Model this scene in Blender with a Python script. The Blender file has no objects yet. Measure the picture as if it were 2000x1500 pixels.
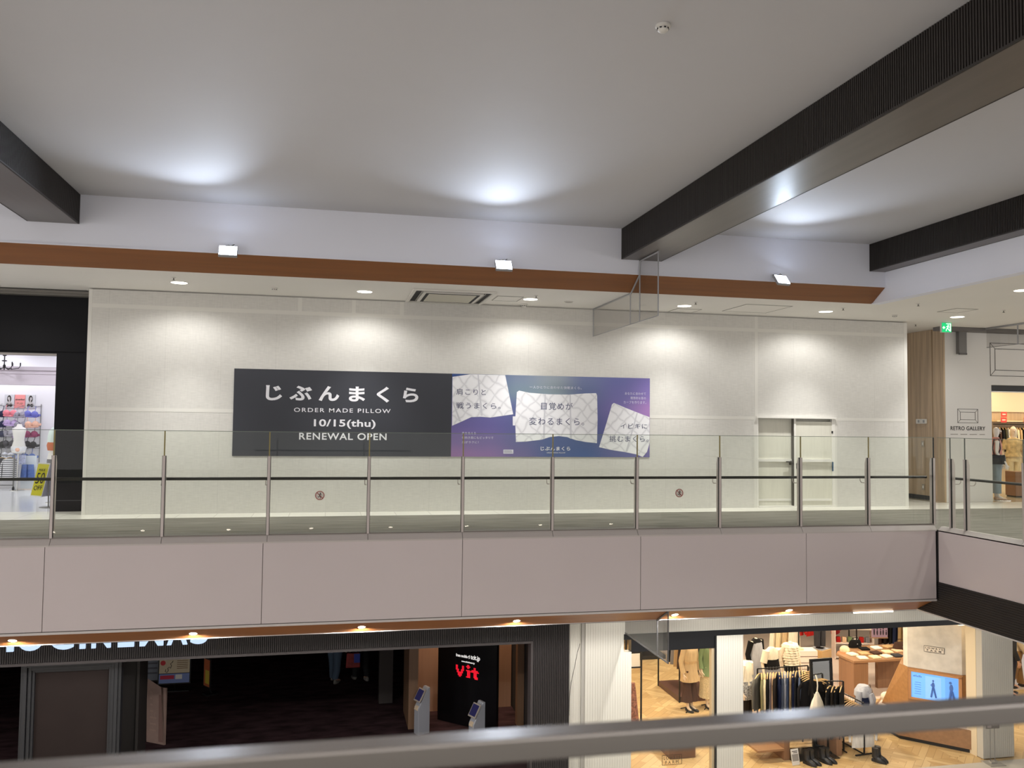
import bpy, bmesh, math, random
from mathutils import Matrix, Vector

S = bpy.context.scene
COL = S.collection
PI = math.pi
random.seed(7)

# ------------------------------------------------------------------ camera, world, exposure
EYE = 1.65
def _cam():
    p, y, r = 0.046648, 0.213958, 0.0114985
    right = Vector((math.cos(y), -math.sin(y), 0))
    fwd = Vector((math.sin(y)*math.cos(p), math.cos(y)*math.cos(p), math.sin(p)))
    up = right.cross(fwd)
    r2 = right*math.cos(r) + up*math.sin(r)
    u2 = -right*math.sin(r) + up*math.cos(r)
    c = bpy.data.cameras.new('camera'); o = bpy.data.objects.new('camera', c); COL.objects.link(o)
    m = Matrix((r2, u2, -fwd)).transposed().to_4x4()
    m.translation = (0, 0, EYE)
    o.matrix_world = m
    c.sensor_width = 36; c.sensor_fit = 'HORIZONTAL'; c.lens = 1654.4/2000*36
    c.clip_start = 0.05; c.clip_end = 200
    c.dof.use_dof = True; c.dof.focus_distance = 13.0; c.dof.aperture_fstop = 7.0
    S.camera = o
_cam()
w = bpy.data.worlds.new('mall_ambience'); S.world = w; w.use_nodes = True
def _ambience():
    nt = w.node_tree; bg = nt.nodes['Background']; L = nt.links.new
    bg.inputs[0].default_value = (1.0, 0.955, 0.92, 1)
    # the mall goes on to both sides; the gallery behind the viewer is dimmer
    tc = nt.nodes.new('ShaderNodeTexCoord'); sx = nt.nodes.new('ShaderNodeSeparateXYZ'); L(tc.outputs['Generated'], sx.inputs[0])
    ab = nt.nodes.new('ShaderNodeMath'); ab.operation = 'ABSOLUTE'; L(sx.outputs[0], ab.inputs[0])
    mr = nt.nodes.new('ShaderNodeMapRange'); mr.inputs[1].default_value = 0.15; mr.inputs[2].default_value = 0.85
    mr.inputs[3].default_value = 1.0; mr.inputs[4].default_value = 2.0
    L(ab.outputs[0], mr.inputs[0]); L(mr.outputs[0], bg.inputs[1])
_ambience()
S.view_settings.view_transform = 'Standard'; S.view_settings.look = 'None'
S.view_settings.exposure = 0.0; S.view_settings.gamma = 1.0; S.view_settings.use_curve_mapping = False

# ------------------------------------------------------------------ helpers
def lin(c):
    return tuple(((v/255)/12.92 if v/255 <= 0.04045 else ((v/255+0.055)/1.055)**2.4) for v in c)

MATS = {}
def mat(name, rgb=(128,128,128), rough=0.55, metal=0.0, noise=None, bump=None, emit=None, spec=0.5, sheen=0, coat=0):
    """noise=(scale xyz tuple or float, amount)  bump=(scale, strength)  emit=(rgb, strength)"""
    if name in MATS: return MATS[name]
    m = bpy.data.materials.new(name); m.use_nodes = True; MATS[name] = m
    nt = m.node_tree; b = nt.nodes['Principled BSDF']
    c = (*lin(rgb), 1)
    b.inputs['Base Color'].default_value = c
    b.inputs['Roughness'].default_value = rough
    b.inputs['Metallic'].default_value = metal
    b.inputs['Specular IOR Level'].default_value = spec
    if coat: b.inputs['Coat Weight'].default_value = coat
    if noise or bump:
        tc = nt.nodes.new('ShaderNodeTexCoord')
    if noise:
        sc, amt = noise[0], noise[1]
        mp = nt.nodes.new('ShaderNodeMapping'); n = nt.nodes.new('ShaderNodeTexNoise')
        n.inputs['Detail'].default_value = 4; n.inputs['Scale'].default_value = 1
        mp.inputs['Scale'].default_value = sc if isinstance(sc, tuple) else (sc,)*3
        nt.links.new(tc.outputs['Object'], mp.inputs['Vector']); nt.links.new(mp.outputs[0], n.inputs['Vector'])
        r = nt.nodes.new('ShaderNodeMapRange')
        r.inputs[1].default_value = 0.3; r.inputs[2].default_value = 0.7
        r.inputs[3].default_value = 1-amt; r.inputs[4].default_value = 1+amt
        nt.links.new(n.outputs[0], r.inputs[0])
        mx = nt.nodes.new('ShaderNodeVectorMath'); mx.operation = 'SCALE'
        mx.inputs[0].default_value = c[:3]
        nt.links.new(r.outputs[0], mx.inputs['Scale']); nt.links.new(mx.outputs[0], b.inputs['Base Color'])
    if bump:
        n2 = nt.nodes.new('ShaderNodeTexNoise'); n2.inputs['Scale'].default_value = bump[0]; n2.inputs['Detail'].default_value = 3
        nt.links.new(tc.outputs['Object'], n2.inputs['Vector'])
        bp = nt.nodes.new('ShaderNodeBump'); bp.inputs['Strength'].default_value = bump[1]; bp.inputs['Distance'].default_value = 0.02
        nt.links.new(n2.outputs[0], bp.inputs['Height']); nt.links.new(bp.outputs[0], b.inputs['Normal'])
    if emit:
        b.inputs['Emission Color'].default_value = (*lin(emit[0]), 1); b.inputs['Emission Strength'].default_value = emit[1]
    return m

def glass_mat(name, tint, refl=0.08, rough=0.0):
    if name in MATS: return MATS[name]
    m = bpy.data.materials.new(name); m.use_nodes = True; MATS[name] = m
    nt = m.node_tree; nt.nodes.clear()
    out = nt.nodes.new('ShaderNodeOutputMaterial'); mix = nt.nodes.new('ShaderNodeMixShader')
    tr = nt.nodes.new('ShaderNodeBsdfTransparent'); gl = nt.nodes.new('ShaderNodeBsdfGlossy')
    tr.inputs[0].default_value = (*[math.sqrt(t) for t in tint], 1); gl.inputs['Roughness'].default_value = rough
    lw = nt.nodes.new('ShaderNodeLayerWeight'); lw.inputs[0].default_value = 0.5
    pw = nt.nodes.new('ShaderNodeMath'); pw.operation = 'POWER'; pw.inputs[1].default_value = 5
    ma = nt.nodes.new('ShaderNodeMath'); ma.operation = 'MULTIPLY_ADD'; ma.inputs[1].default_value = 0.9; ma.inputs[2].default_value = refl
    ge = nt.nodes.new('ShaderNodeNewGeometry')
    inv = nt.nodes.new('ShaderNodeMath'); inv.operation = 'SUBTRACT'; inv.inputs[0].default_value = 1
    mu = nt.nodes.new('ShaderNodeMath'); mu.operation = 'MULTIPLY'
    L = nt.links.new
    L(lw.outputs['Facing'], pw.inputs[0]); L(pw.outputs[0], ma.inputs[0]); L(ge.outputs['Backfacing'], inv.inputs[1])
    L(ma.outputs[0], mu.inputs[0]); L(inv.outputs[0], mu.inputs[1]); L(mu.outputs[0], mix.inputs[0])
    L(tr.outputs[0], mix.inputs[1]); L(gl.outputs[0], mix.inputs[2]); L(mix.outputs[0], out.inputs[0])
    return m

class MB:
    def __init__(s): s.v = []; s.f = []; s.m = []
    def add(s, vs, fs, mi=0):
        n = len(s.v); s.v += [tuple(v) for v in vs]
        for f in fs: s.f.append(tuple(i+n for i in f)); s.m.append(mi)
        return s
    def box(s, x0, x1, y0, y1, z0, z1, mi=0):
        return s.add([(x0,y0,z0),(x1,y0,z0),(x1,y1,z0),(x0,y1,z0),(x0,y0,z1),(x1,y0,z1),(x1,y1,z1),(x0,y1,z1)],
                     [(0,3,2,1),(4,5,6,7),(0,1,5,4),(1,2,6,5),(2,3,7,6),(3,0,4,7)], mi)
    def obox(s, c, size, rot=None, mi=0):
        b = MB().box(-size[0]/2, size[0]/2, -size[1]/2, size[1]/2, -size[2]/2, size[2]/2)
        M = (rot or Matrix.Identity(3))
        return s.add([Vector(c)+M @ Vector(v) for v in b.v], b.f, mi)
    def prism(s, poly, a0, a1, axis, mi=0):
        """poly 2-D; axis 'x': poly in YZ, 'y': poly in XZ, 'z': poly in XY"""
        k = len(poly)
        P = {'x': lambda p, a: (a, p[0], p[1]), 'y': lambda p, a: (p[0], a, p[1]), 'z': lambda p, a: (p[0], p[1], a)}[axis]
        vs = [P(p, a0) for p in poly] + [P(p, a1) for p in poly]
        fs = [tuple(range(k))[::-1], tuple(range(k, 2*k))] + [(i, (i+1) % k, (i+1) % k+k, i+k) for i in range(k)]
        return s.add(vs, fs, mi)
    def tube(s, pts, r, n=8, mi=0, caps=True):
        pts = [Vector(p) for p in pts]; rs = r if isinstance(r, (list, tuple)) else [r]*len(pts)
        rings = []; prev = None
        for i, p in enumerate(pts):
            d = (pts[min(i+1, len(pts)-1)] - pts[max(i-1, 0)]).normalized()
            if prev is None:
                a = Vector((0,0,1)) if abs(d.z) < 0.9 else Vector((1,0,0)); u = d.cross(a).normalized()
            else: u = (prev - d*prev.dot(d)).normalized()
            prev = u; v = d.cross(u)
            rings.append([p + (u*math.cos(2*PI*k/n) + v*math.sin(2*PI*k/n))*rs[i] for k in range(n)])
        vs = [q for g in rings for q in g]; fs = []
        for i in range(len(pts)-1):
            for k in range(n): fs.append((i*n+k, i*n+(k+1) % n, (i+1)*n+(k+1) % n, (i+1)*n+k))
        if caps: fs += [tuple(range(n))[::-1], tuple(range((len(pts)-1)*n, len(pts)*n))]
        return s.add(vs, fs, mi)
    def lathe(s, c, prof, n=24, mi=0, M=None):
        vs = []; fs = []
        for r, z in prof:
            for k in range(n):
                q = Vector((r*math.cos(2*PI*k/n), r*math.sin(2*PI*k/n), z))
                if M: q = M @ q
                vs.append(Vector(c)+q)
        for i in range(len(prof)-1):
            for k in range(n): fs.append((i*n+k, i*n+(k+1) % n, (i+1)*n+(k+1) % n, (i+1)*n+k))
        fs += [tuple(range(n))[::-1], tuple(range((len(prof)-1)*n, len(prof)*n))]
        return s.add(vs, fs, mi)
    def ell(s, c, r, nu=16, nv=10, mi=0):
        prof = [(max(math.sin(PI*i/nv), 0.02), -math.cos(PI*i/nv)) for i in range(nv+1)]
        vs = []; fs = []
        for q, z in prof:
            for k in range(nu): vs.append((c[0]+r[0]*q*math.cos(2*PI*k/nu), c[1]+r[1]*q*math.sin(2*PI*k/nu), c[2]+r[2]*z))
        for i in range(nv):
            for k in range(nu): fs.append((i*nu+k, i*nu+(k+1) % nu, (i+1)*nu+(k+1) % nu, (i+1)*nu+k))
        return s.add(vs, fs, mi)
    def loft(s, rings, n=28, mi=0, caps=True, amp=0.0, freq=9, ph=0.0):
        """rings: (x, y, z, rx, ry[, ripple factor]); pleats grow with the ripple factor"""
        vs = []; fs = []
        for g in rings:
            x, y, z, rx, ry = g[:5]; f = g[5] if len(g) > 5 else 1
            for k in range(n):
                t = 2*PI*k/n; q = 1 + amp*f*math.sin(freq*t+ph)
                vs.append((x+rx*q*math.cos(t), y+ry*q*math.sin(t), z))
        for i in range(len(rings)-1):
            for k in range(n): fs.append((i*n+k, i*n+(k+1) % n, (i+1)*n+(k+1) % n, (i+1)*n+k))
        if caps: fs += [tuple(range(n))[::-1], tuple(range((len(rings)-1)*n, len(rings)*n))]
        return s.add(vs, fs, mi)
    def merge(s, o, M=None, mi=None):
        n = len(s.v)
        s.v += [tuple((M @ Vector(v)) if M else v) for v in o.v]
        for f, m_ in zip(o.f, o.m): s.f.append(tuple(i+n for i in f)); s.m.append(m_ if mi is None else mi)
        return s
    def mesh(s, name, mats, smooth=False):
        me = bpy.data.meshes.new(name); me.from_pydata(s.v, [], s.f)
        for q in (mats if isinstance(mats, (list, tuple)) else [mats]): me.materials.append(q)
        me.polygons.foreach_set('material_index', s.m)
        bm = bmesh.new(); bm.from_mesh(me); bmesh.ops.recalc_face_normals(bm, faces=bm.faces); bm.to_mesh(me); bm.free()
        if smooth:
            me.polygons.foreach_set('use_smooth', [True]*len(me.polygons))
            me.set_sharp_from_angle(angle=math.radians(40))
        me.update(); return me
    def build(s, name, mats, parent=None, smooth=False, bevel=0.0):
        return link(name, s.mesh(name, mats, smooth), parent, bevel)

def link(name, me, parent=None, bevel=0.0):
    o = bpy.data.objects.new(name, me); COL.objects.link(o)
    if parent is not None:
        o.parent = parent
        if parent.get('_world'):
            o.matrix_parent_inverse = parent_world(parent).inverted(); o['_world'] = 1
    if bevel:
        b = o.modifiers.new('edge', 'BEVEL'); b.width = bevel; b.segments = 2; b.limit_method = 'ANGLE'
    return o
def parent_world(p):
    m = p.matrix_basis.copy()
    return m if p.parent is None else parent_world(p.parent) @ p.matrix_parent_inverse @ m
def thing(name, label, cat, loc=(0,0,0), rz=0, group=None, world=False):
    o = bpy.data.objects.new(name, None); COL.objects.link(o)
    o.location = loc; o.rotation_euler = (0,0,rz); o.empty_display_size = 0.1
    tag(o, label, cat, group)
    if world: o['_world'] = 1          # parts are given in room coordinates
    return o
def tag(o, label, cat, group=None):
    o['label'] = label; o['category'] = cat
    if group: o['group'] = group
    return o
def struct(o, label=None):
    o['kind'] = 'structure'
    if label: o['label'] = label
    return o
def copy_tree(o, parent=None):
    c = o.copy(); COL.objects.link(c)
    if parent is not None: c.parent = parent
    for ch in list(o.children): copy_tree(ch, c)
    return c
def recolour(o, m, slot=0):
    o.material_slots[slot].link = 'OBJECT'; o.material_slots[slot].material = m

ORD = ['first','second','third','fourth','fifth','sixth','seventh','eighth','ninth','tenth','eleventh','twelfth','thirteenth',
       'fourteenth','fifteenth','sixteenth','seventeenth','eighteenth','nineteenth','twentieth']

def text_mb(body, bold=0.0, spacing=1.0, depth=0.02, line=1.0, align='CENTER'):
    cu = bpy.data.curves.new('lettering', 'FONT'); cu.body = body; cu.size = 1; cu.extrude = depth; cu.offset = bold
    cu.space_character = spacing; cu.space_line = line; cu.align_x = align; cu.resolution_u = 5
    o = bpy.data.objects.new('lettering', cu); COL.objects.link(o)
    dg = bpy.context.evaluated_depsgraph_get()
    me = bpy.data.meshes.new_from_object(o.evaluated_get(dg))
    mb = MB(); mb.v = [tuple(v.co) for v in me.vertices]
    for p in me.polygons: mb.f.append(tuple(p.vertices)); mb.m.append(0)
    bpy.data.objects.remove(o); bpy.data.curves.remove(cu); bpy.data.meshes.remove(me)
    return mb
def text_fit(body, x0, x1, z0, z1, y, thick=0.003, bold=0.0, spacing=1.0, keep=False, M=None, line=1.0, align='CENTER'):
    """lettering stretched onto the rectangle x0..x1, z0..z1 of a wall that faces -Y at depth y (or of the frame M)"""
    t = text_mb(body, bold, spacing, 0.01, line, align)
    xs = [v[0] for v in t.v]; ys = [v[1] for v in t.v]
    ax, bx, ay, by = min(xs), max(xs), min(ys), max(ys)
    sx = (x1-x0)/(bx-ax); sz = (z1-z0)/(by-ay)
    if keep: sx = sz = min(sx, sz); x0 = (x0+x1)/2-(bx-ax)*sx/2
    t.v = [(x0+(v[0]-ax)*sx, y-thick*(0.5+v[2]/0.02), z0+(v[1]-ay)*sz) for v in t.v]
    if M: t.v = [tuple(M @ Vector(v)) for v in t.v]
    return t

def skin_mb(joints, edges, sub=2):
    """one continuous body grown around a skeleton: joints = {name: (x,y,z,r)}"""
    names = list(joints); idx = {n: i for i, n in enumerate(names)}
    me = bpy.data.meshes.new('body'); me.from_pydata([joints[n][:3] for n in names], [(idx[a], idx[b]) for a, b in edges], [])
    o = bpy.data.objects.new('body', me); COL.objects.link(o)
    sk = o.modifiers.new('skin', 'SKIN'); sk.use_smooth_shade = True; sk.branch_smoothing = 0.4
    for i, n in enumerate(names):
        r = joints[n][3]; r = r if isinstance(r, tuple) else (r, r)
        me.skin_vertices[0].data[i].radius = r; me.skin_vertices[0].data[i].use_root = (i == 0)
    sb = o.modifiers.new('sub', 'SUBSURF'); sb.levels = sub; sb.render_levels = sub
    dg = bpy.context.evaluated_depsgraph_get()
    em = bpy.data.meshes.new_from_object(o.evaluated_get(dg))
    mb = MB(); mb.v = [tuple(v.co) for v in em.vertices]
    for p in em.polygons: mb.f.append(tuple(p.vertices)); mb.m.append(0)
    bpy.data.objects.remove(o); bpy.data.meshes.remove(me); bpy.data.meshes.remove(em)
    return mb

# ------------------------------------------------------------------ materials
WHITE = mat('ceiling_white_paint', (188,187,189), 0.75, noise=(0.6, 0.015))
GALC = mat('gallery_ceiling_lit_white', (232,229,223), 0.75, noise=(0.6, 0.015))  # ceiling white lightened to stand in for bounced light
BULK = mat('bulkhead_white_paint', (226,228,238), 0.7, noise=(0.5, 0.01))
FASC = mat('fascia_white_panel', (198,187,187), 0.5, noise=(0.7, 0.02))
LIP = mat('white_edge_trim', (196,190,187), 0.5)
ORANGE = mat('orange_wood_laminate', (130,80,37), 0.45, noise=((0.6,14,14), 0.10))
BEAM = mat('dark_brown_laminate', (80,72,66), 0.33, noise=((9,0.5,9), 0.12))
RIB = mat('dark_brown_batten', (37,31,27), 0.6)
GROOVE = mat('batten_shadow_gap', (24,20,19), 0.8)
BLACK = mat('black_panel', (11,11,16), 0.55, noise=(0.8, 0.05), spec=0.2)
STEEL = mat('satin_stainless', (190,180,176), 0.4, metal=0.35, noise=((60,60,0.6), 0.04))
BRUSH = mat('brushed_stainless_cap', (182,175,169), 0.22, metal=0.7, noise=((0.6,60,60), 0.05))
DARKRAIL = mat('dark_handrail', (40,37,35), 0.4)
OLIVE = mat('olive_glass_joint', (136,124,72), 0.35)
GLASS = glass_mat('balustrade_glass', (0.92,0.95,0.90), 0.032)
GLASS_CLEAR = glass_mat('clear_glass', (0.95,0.955,0.95), 0.05)
GLASS_SMOKE = glass_mat('smoke_barrier_glass', (0.80,0.79,0.78), 0.07)
LAMP = mat('lamp_diffuser', (255,255,255), 0.4, emit=((255,247,232), 9.0))
LAMP2 = mat('small_lamp_diffuser', (255,255,255), 0.4, emit=((255,244,226), 28.0))
RING = mat('white_lamp_ring', (225,222,218), 0.4)
CHROME = mat('bright_reflector_ring', (190,188,185), 0.2, metal=0.9)
DARK = mat('dark_metal', (34,33,34), 0.45, metal=0.3)
BLK = mat('black_powder_coat', (18,18,19), 0.5)
GREY = mat('grey_metal', (128,127,126), 0.45, metal=0.4)
PLASTIC = mat('white_plastic', (214,211,205), 0.45)

def nodes_of(m): return m.node_tree, m.node_tree.nodes['Principled BSDF']
def hoarding_mat():
    m = mat('grasscloth_hoarding', (208,206,201), 0.8)
    nt, b = nodes_of(m); L = nt.links.new
    tc = nt.nodes.new('ShaderNodeTexCoord')
    def noise(scale, d=3):
        mp = nt.nodes.new('ShaderNodeMapping'); mp.inputs['Scale'].default_value = scale
        n = nt.nodes.new('ShaderNodeTexNoise'); n.inputs['Scale'].default_value = 1; n.inputs['Detail'].default_value = d
        L(tc.outputs['Object'], mp.inputs[0]); L(mp.outputs[0], n.inputs['Vector']); return n.outputs[0]
    a = noise((7,7,70)); c = noise((55,7,5)); e = noise((0.4,0.4,0.4))
    def rng(o, lo, hi):
        r = nt.nodes.new('ShaderNodeMapRange'); r.inputs[1].default_value = 0.3; r.inputs[2].default_value = 0.7
        r.inputs[3].default_value = lo; r.inputs[4].default_value = hi; L(o, r.inputs[0]); return r.outputs[0]
    def mul(p, q):
        k = nt.nodes.new('ShaderNodeMath'); k.operation = 'MULTIPLY'; L(p, k.inputs[0]); L(q, k.inputs[1]); return k.outputs[0]
    f = mul(mul(rng(a, 0.94, 1.05), rng(c, 0.97, 1.03)), rng(e, 0.98, 1.02))
    sx = nt.nodes.new('ShaderNodeSeparateXYZ'); L(tc.outputs['Object'], sx.inputs[0])
    d = nt.nodes.new('ShaderNodeMath'); d.operation = 'DIVIDE'; d.inputs[1].default_value = 0.94; L(sx.outputs[0], d.inputs[0])
    fr = nt.nodes.new('ShaderNodeMath'); fr.operation = 'FRACT'; L(d.outputs[0], fr.inputs[0])
    lt = nt.nodes.new('ShaderNodeMath'); lt.operation = 'LESS_THAN'; lt.inputs[1].default_value = 0.008; L(fr.outputs[0], lt.inputs[0])
    mr = nt.nodes.new('ShaderNodeMapRange'); mr.inputs[3].default_value = 1; mr.inputs[4].default_value = 0.91; L(lt.outputs[0], mr.inputs[0])
    f = mul(f, mr.outputs[0])
    v = nt.nodes.new('ShaderNodeVectorMath'); v.operation = 'SCALE'; v.inputs[0].default_value = lin((208,206,201))
    L(f, v.inputs['Scale']); L(v.outputs[0], b.inputs['Base Color'])
    return m
HOARD = hoarding_mat()
CARPET = mat('streaked_grey_carpet', (118,115,107), 0.95, noise=((1.2,9,9), 0.24), spec=0.15)
TAPE = mat('white_seam_tape', (218,216,210), 0.7)

def tile_mat(name, rgb, size, gap, rough, off=0.0, amt=0.05, dark=0.75):
    m = mat(name, rgb, rough); nt, b = nodes_of(m); L = nt.links.new
    tc = nt.nodes.new('ShaderNodeTexCoord'); br = nt.nodes.new('ShaderNodeTexBrick')
    br.offset = off; br.inputs['Scale'].default_value = 1
    br.inputs['Brick Width'].default_value = size[0]; br.inputs['Row Height'].default_value = size[1]
    br.inputs['Mortar Size'].default_value = gap
    c = lin(rgb); br.inputs['Color1'].default_value = (*[q*(1+amt) for q in c], 1); br.inputs['Color2'].default_value = (*[q*(1-amt) for q in c], 1)
    br.inputs['Mortar'].default_value = (*[q*dark for q in c], 1)
    L(tc.outputs['Object'], br.inputs['Vector']); L(br.outputs['Color'], b.inputs['Base Color']); return m
TILE = tile_mat('pale_floor_tile', (226,223,214), (0.62,0.62), 0.006, 0.22, amt=0.01)
TILE_WHITE = tile_mat('glossy_white_shop_tile', (232,232,236), (0.6,0.6), 0.004, 0.12, amt=0.01, dark=0.9)
TILE_WARM = tile_mat('glossy_beige_shop_tile', (196,184,160), (0.6,0.6), 0.004, 0.12, amt=0.01, dark=0.9)

def parquet_mat():
    m = mat('pale_oak_parquet', (206,170,116), 0.35); nt, b = nodes_of(m); L = nt.links.new
    tc = nt.nodes.new('ShaderNodeTexCoord'); outs = []
    for ang in (0.785, -0.785):
        mp = nt.nodes.new('ShaderNodeMapping'); mp.inputs['Rotation'].default_value = (0,0,ang)
        L(tc.outputs['Object'], mp.inputs[0]); br = nt.nodes.new('ShaderNodeTexBrick'); br.inputs['Scale'].default_value = 1
        br.inputs['Brick Width'].default_value = 1.1; br.inputs['Row Height'].default_value = 0.13; br.inputs['Mortar Size'].default_value = 0.003
        br.inputs['Color1'].default_value = (*lin((220,192,142)),1); br.inputs['Color2'].default_value = (*lin((192,158,108)),1)
        br.inputs['Mortar'].default_value = (*lin((150,118,76)),1)
        L(mp.outputs[0], br.inputs['Vector']); outs.append(br.outputs['Color'])
    ck = nt.nodes.new('ShaderNodeTexChecker'); ck.inputs['Scale'].default_value = 1/0.62
    L(tc.outputs['Object'], ck.inputs['Vector'])
    mx = nt.nodes.new('ShaderNodeMix'); mx.data_type = 'RGBA'; L(ck.outputs['Fac'], mx.inputs[0]); L(outs[0], mx.inputs[6]); L(outs[1], mx.inputs[7])
    L(mx.outputs[2], b.inputs['Base Color']); return m
PARQUET = parquet_mat()
def wood_mat(name, rgb, axis, amt=0.16, rough=0.45, s=1.0):
    sc = {'x': (0.7*s,16*s,16*s), 'y': (16*s,0.7*s,16*s), 'z': (16*s,16*s,0.7*s)}[axis]
    return mat(name, rgb, rough, noise=(sc, amt))
WOODWALL = wood_mat('striped_oak_panel', (176,152,122), 'z', 0.22, s=1.1)
OAK = wood_mat('oak_veneer', (156,118,84), 'x', 0.12)
OAKV = wood_mat('oak_veneer_upright', (142,106,78), 'z', 0.12)
CONCRETE = mat('pale_concrete', (206,200,190), 0.7, noise=(5.0, 0.12))
RIBWHITE = mat('white_ribbed_panel', (203,199,188), 0.6)
RIBGAP = mat('white_ribbed_panel_groove', (184,179,168), 0.7)
SHOPWALL = mat('shop_white_wall', (232,230,234), 0.7)
MANNEQ = mat('pale_mannequin', (222,218,214), 0.4)
# ================================================================== the building
LF = -4.6      # ground floor level; the mezzanine floor is z = 0
W = 15.85      # hoarding
RAIL = 12.15   # far balustrade

# --- floors
m = MB(); m.box(-14, 9.74, 12.16, 15.2, -0.04, 0); m.box(9.74, 14.38, -6, 15.2, -0.04, 0)
struct(m.build('floor_carpet', CARPET))
m = MB(); m.box(-14, 24, 15.2, 16.47, -0.04, 0); m.box(14.38, 24, -6, 15.2, -0.04, 0); m.box(-4.0, 13.3, 16.47, 19, -0.04, 0)
struct(m.build('floor_tile', TILE))
struct(MB().box(-14, -4.0, 16.47, 22.2, -0.04, 0.0).build('floor_shop_white', TILE_WHITE))
struct(MB().box(13.3, 24, 16.47, 23, -0.04, 0.0).build('floor_shop_beige', TILE_WARM))
# --- slabs under the floors
m = MB(); m.box(-14, 9.72, 12.6, 24, -1.37, -0.05); m.box(-14, 9.72, 12.12, 12.6, -0.6, -0.05); m.box(9.76, 24, -6, 24, -1.37, -0.05)
struct(m.build('slab_upper_floor', mat('slab_edge_dark', (40,36,34), 0.8)))
m = MB(); m.box(-14, 9.72, -6, 0.2, -1.37, -0.02); m.box(-14, 9.72, 0.2, 0.6, -0.6, -0.02)
struct(m.build('slab_near_gallery', CARPET))
# --- ceilings
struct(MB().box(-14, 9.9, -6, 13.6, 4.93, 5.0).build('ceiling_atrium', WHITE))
m = MB(); m.box(-14, 9.76, 13.74, 24, 3.923, 4.0); m.box(9.76, 24, -6, 24, 3.923, 4.0)
struct(m.build('ceiling_gallery', GALC))
m = MB(); m.box(-14, 24, 12.6, 30, -1.4, -1.375); struct(m.build('ceiling_lower', mat('lower_ceiling_dark', (70,66,62), 0.8)))
# --- bulkheads round the atrium ceiling
m = MB(); m.box(-14, 9.74, 13.34, 13.5, 4.185, 4.93); m.box(-14, 9.74, 13.325, 13.5, 4.165, 4.185)
struct(m.build('wall_bulkhead_back', BULK))
m = MB(); m.box(9.74, 9.9, -6, 13.74, 3.935, 4.93); m.box(9.725, 9.9, -6, 13.74, 3.915, 3.935)
struct(m.build('wall_bulkhead_side', BULK))
m = MB(); m.prism([(13.345,4.165),(13.73,3.923),(13.8,3.96),(13.5,4.2)], -14, 9.735, 'x')
struct(m.build('trim_1', ORANGE), 'slanted orange wood strip under the white bulkhead above the hoarding')
# --- ceiling beams with ribbed cheeks
def beam(x0, x1, z0, y0, y1, lab):
    b = MB().box(x0+0.014, x1-0.014, y0, y1, z0, 4.929).build('ceiling_beam', BEAM)
    struct(b, lab)
    r = MB(); y = y0+0.01
    while y < y1-0.02:
        r.box(x0, x0+0.013, y, y+0.017, z0+0.018, 4.925); r.box(x1-0.013, x1, y, y+0.017, z0+0.018, 4.925); y += 0.030
    r.build('batten_cladding', RIB, b)
    g = MB().box(x0+0.0135, x0+0.0141, y0, y1, z0+0.018, 4.925).box(x1-0.0141, x1-0.0135, y0, y1, z0+0.018, 4.925)
    g.build('batten_backing', GROOVE, b)
    e = MB().box(x0, x0+0.02, y0, y1, z0, z0+0.018).box(x1-0.02, x1, y0, y1, z0, z0+0.018); e.build('edge_strip', RIB, b)
beam(-4.30, -3.60, 4.49, -5, 13.33, 'dark brown ribbed beam by the left end of the white ceiling')
beam(4.74, 5.45, 4.41, -5, 13.33, 'widest dark brown ribbed beam, crossing the white ceiling above the glass smoke barrier')
beam(9.41, 9.72, 4.44, -5, 13.33, 'narrow dark brown ribbed beam along the side bulkhead')
# --- mezzanine fascia of the far gallery: separate panels, lip, curb
m = MB()
SE = [-11.7, -8.98, -6.26, -3.54, -0.82, 1.93, 4.63, 7.38, 9.715]
for a, b in zip(SE, SE[1:]): m.box(a+0.004, b-0.004, 12.09, 12.12, -1.105, -0.002)
struct(m.build('wall_fascia_back', FASC, bevel=0.002))
struct(MB().box(-14, 9.715, 12.085, 12.15, -1.145, -1.115).build('trim_2', LIP))
struct(MB().box(-14, 9.715, 12.105, 12.13, -1.12, 0.0).build('wall_fascia_backing', mat('fascia_joint', (112,104,102), 0.8)))
PX = [-3.50+1.3365*i - (0.012*i if i > 5 else 0) for i in range(-3, 11)]
POSTX = [-7.5, -6.16, -4.83, -3.49, -2.13, -0.77, 0.59, 1.93, 3.27, 4.59, 5.94, 7.32, 8.53, 9.73]
m = MB()
for a, b in zip(POSTX, POSTX[1:]):
    m.prism([(12.085,0.0),(12.15,0.085),(12.2,0.085),(12.2,-0.02),(12.085,-0.02)], a+0.003, b-0.003, 'x')
struct(m.build('trim_curb_back', mat('curb_grey', (186,178,174), 0.5)))
# --- slanted soffit strip under the fascia
struct(MB().prism([(12.15,-1.145),(12.59,-1.384),(12.65,-1.33),(12.2,-1.09)], -14, 9.715, 'x').build('trim_3', ORANGE), 'slanted orange wood strip under the far gallery edge')
struct(MB().box(-14, 9.715, 12.585, 12.605, -1.392, -1.372).build('trim_4', LIP))
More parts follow.
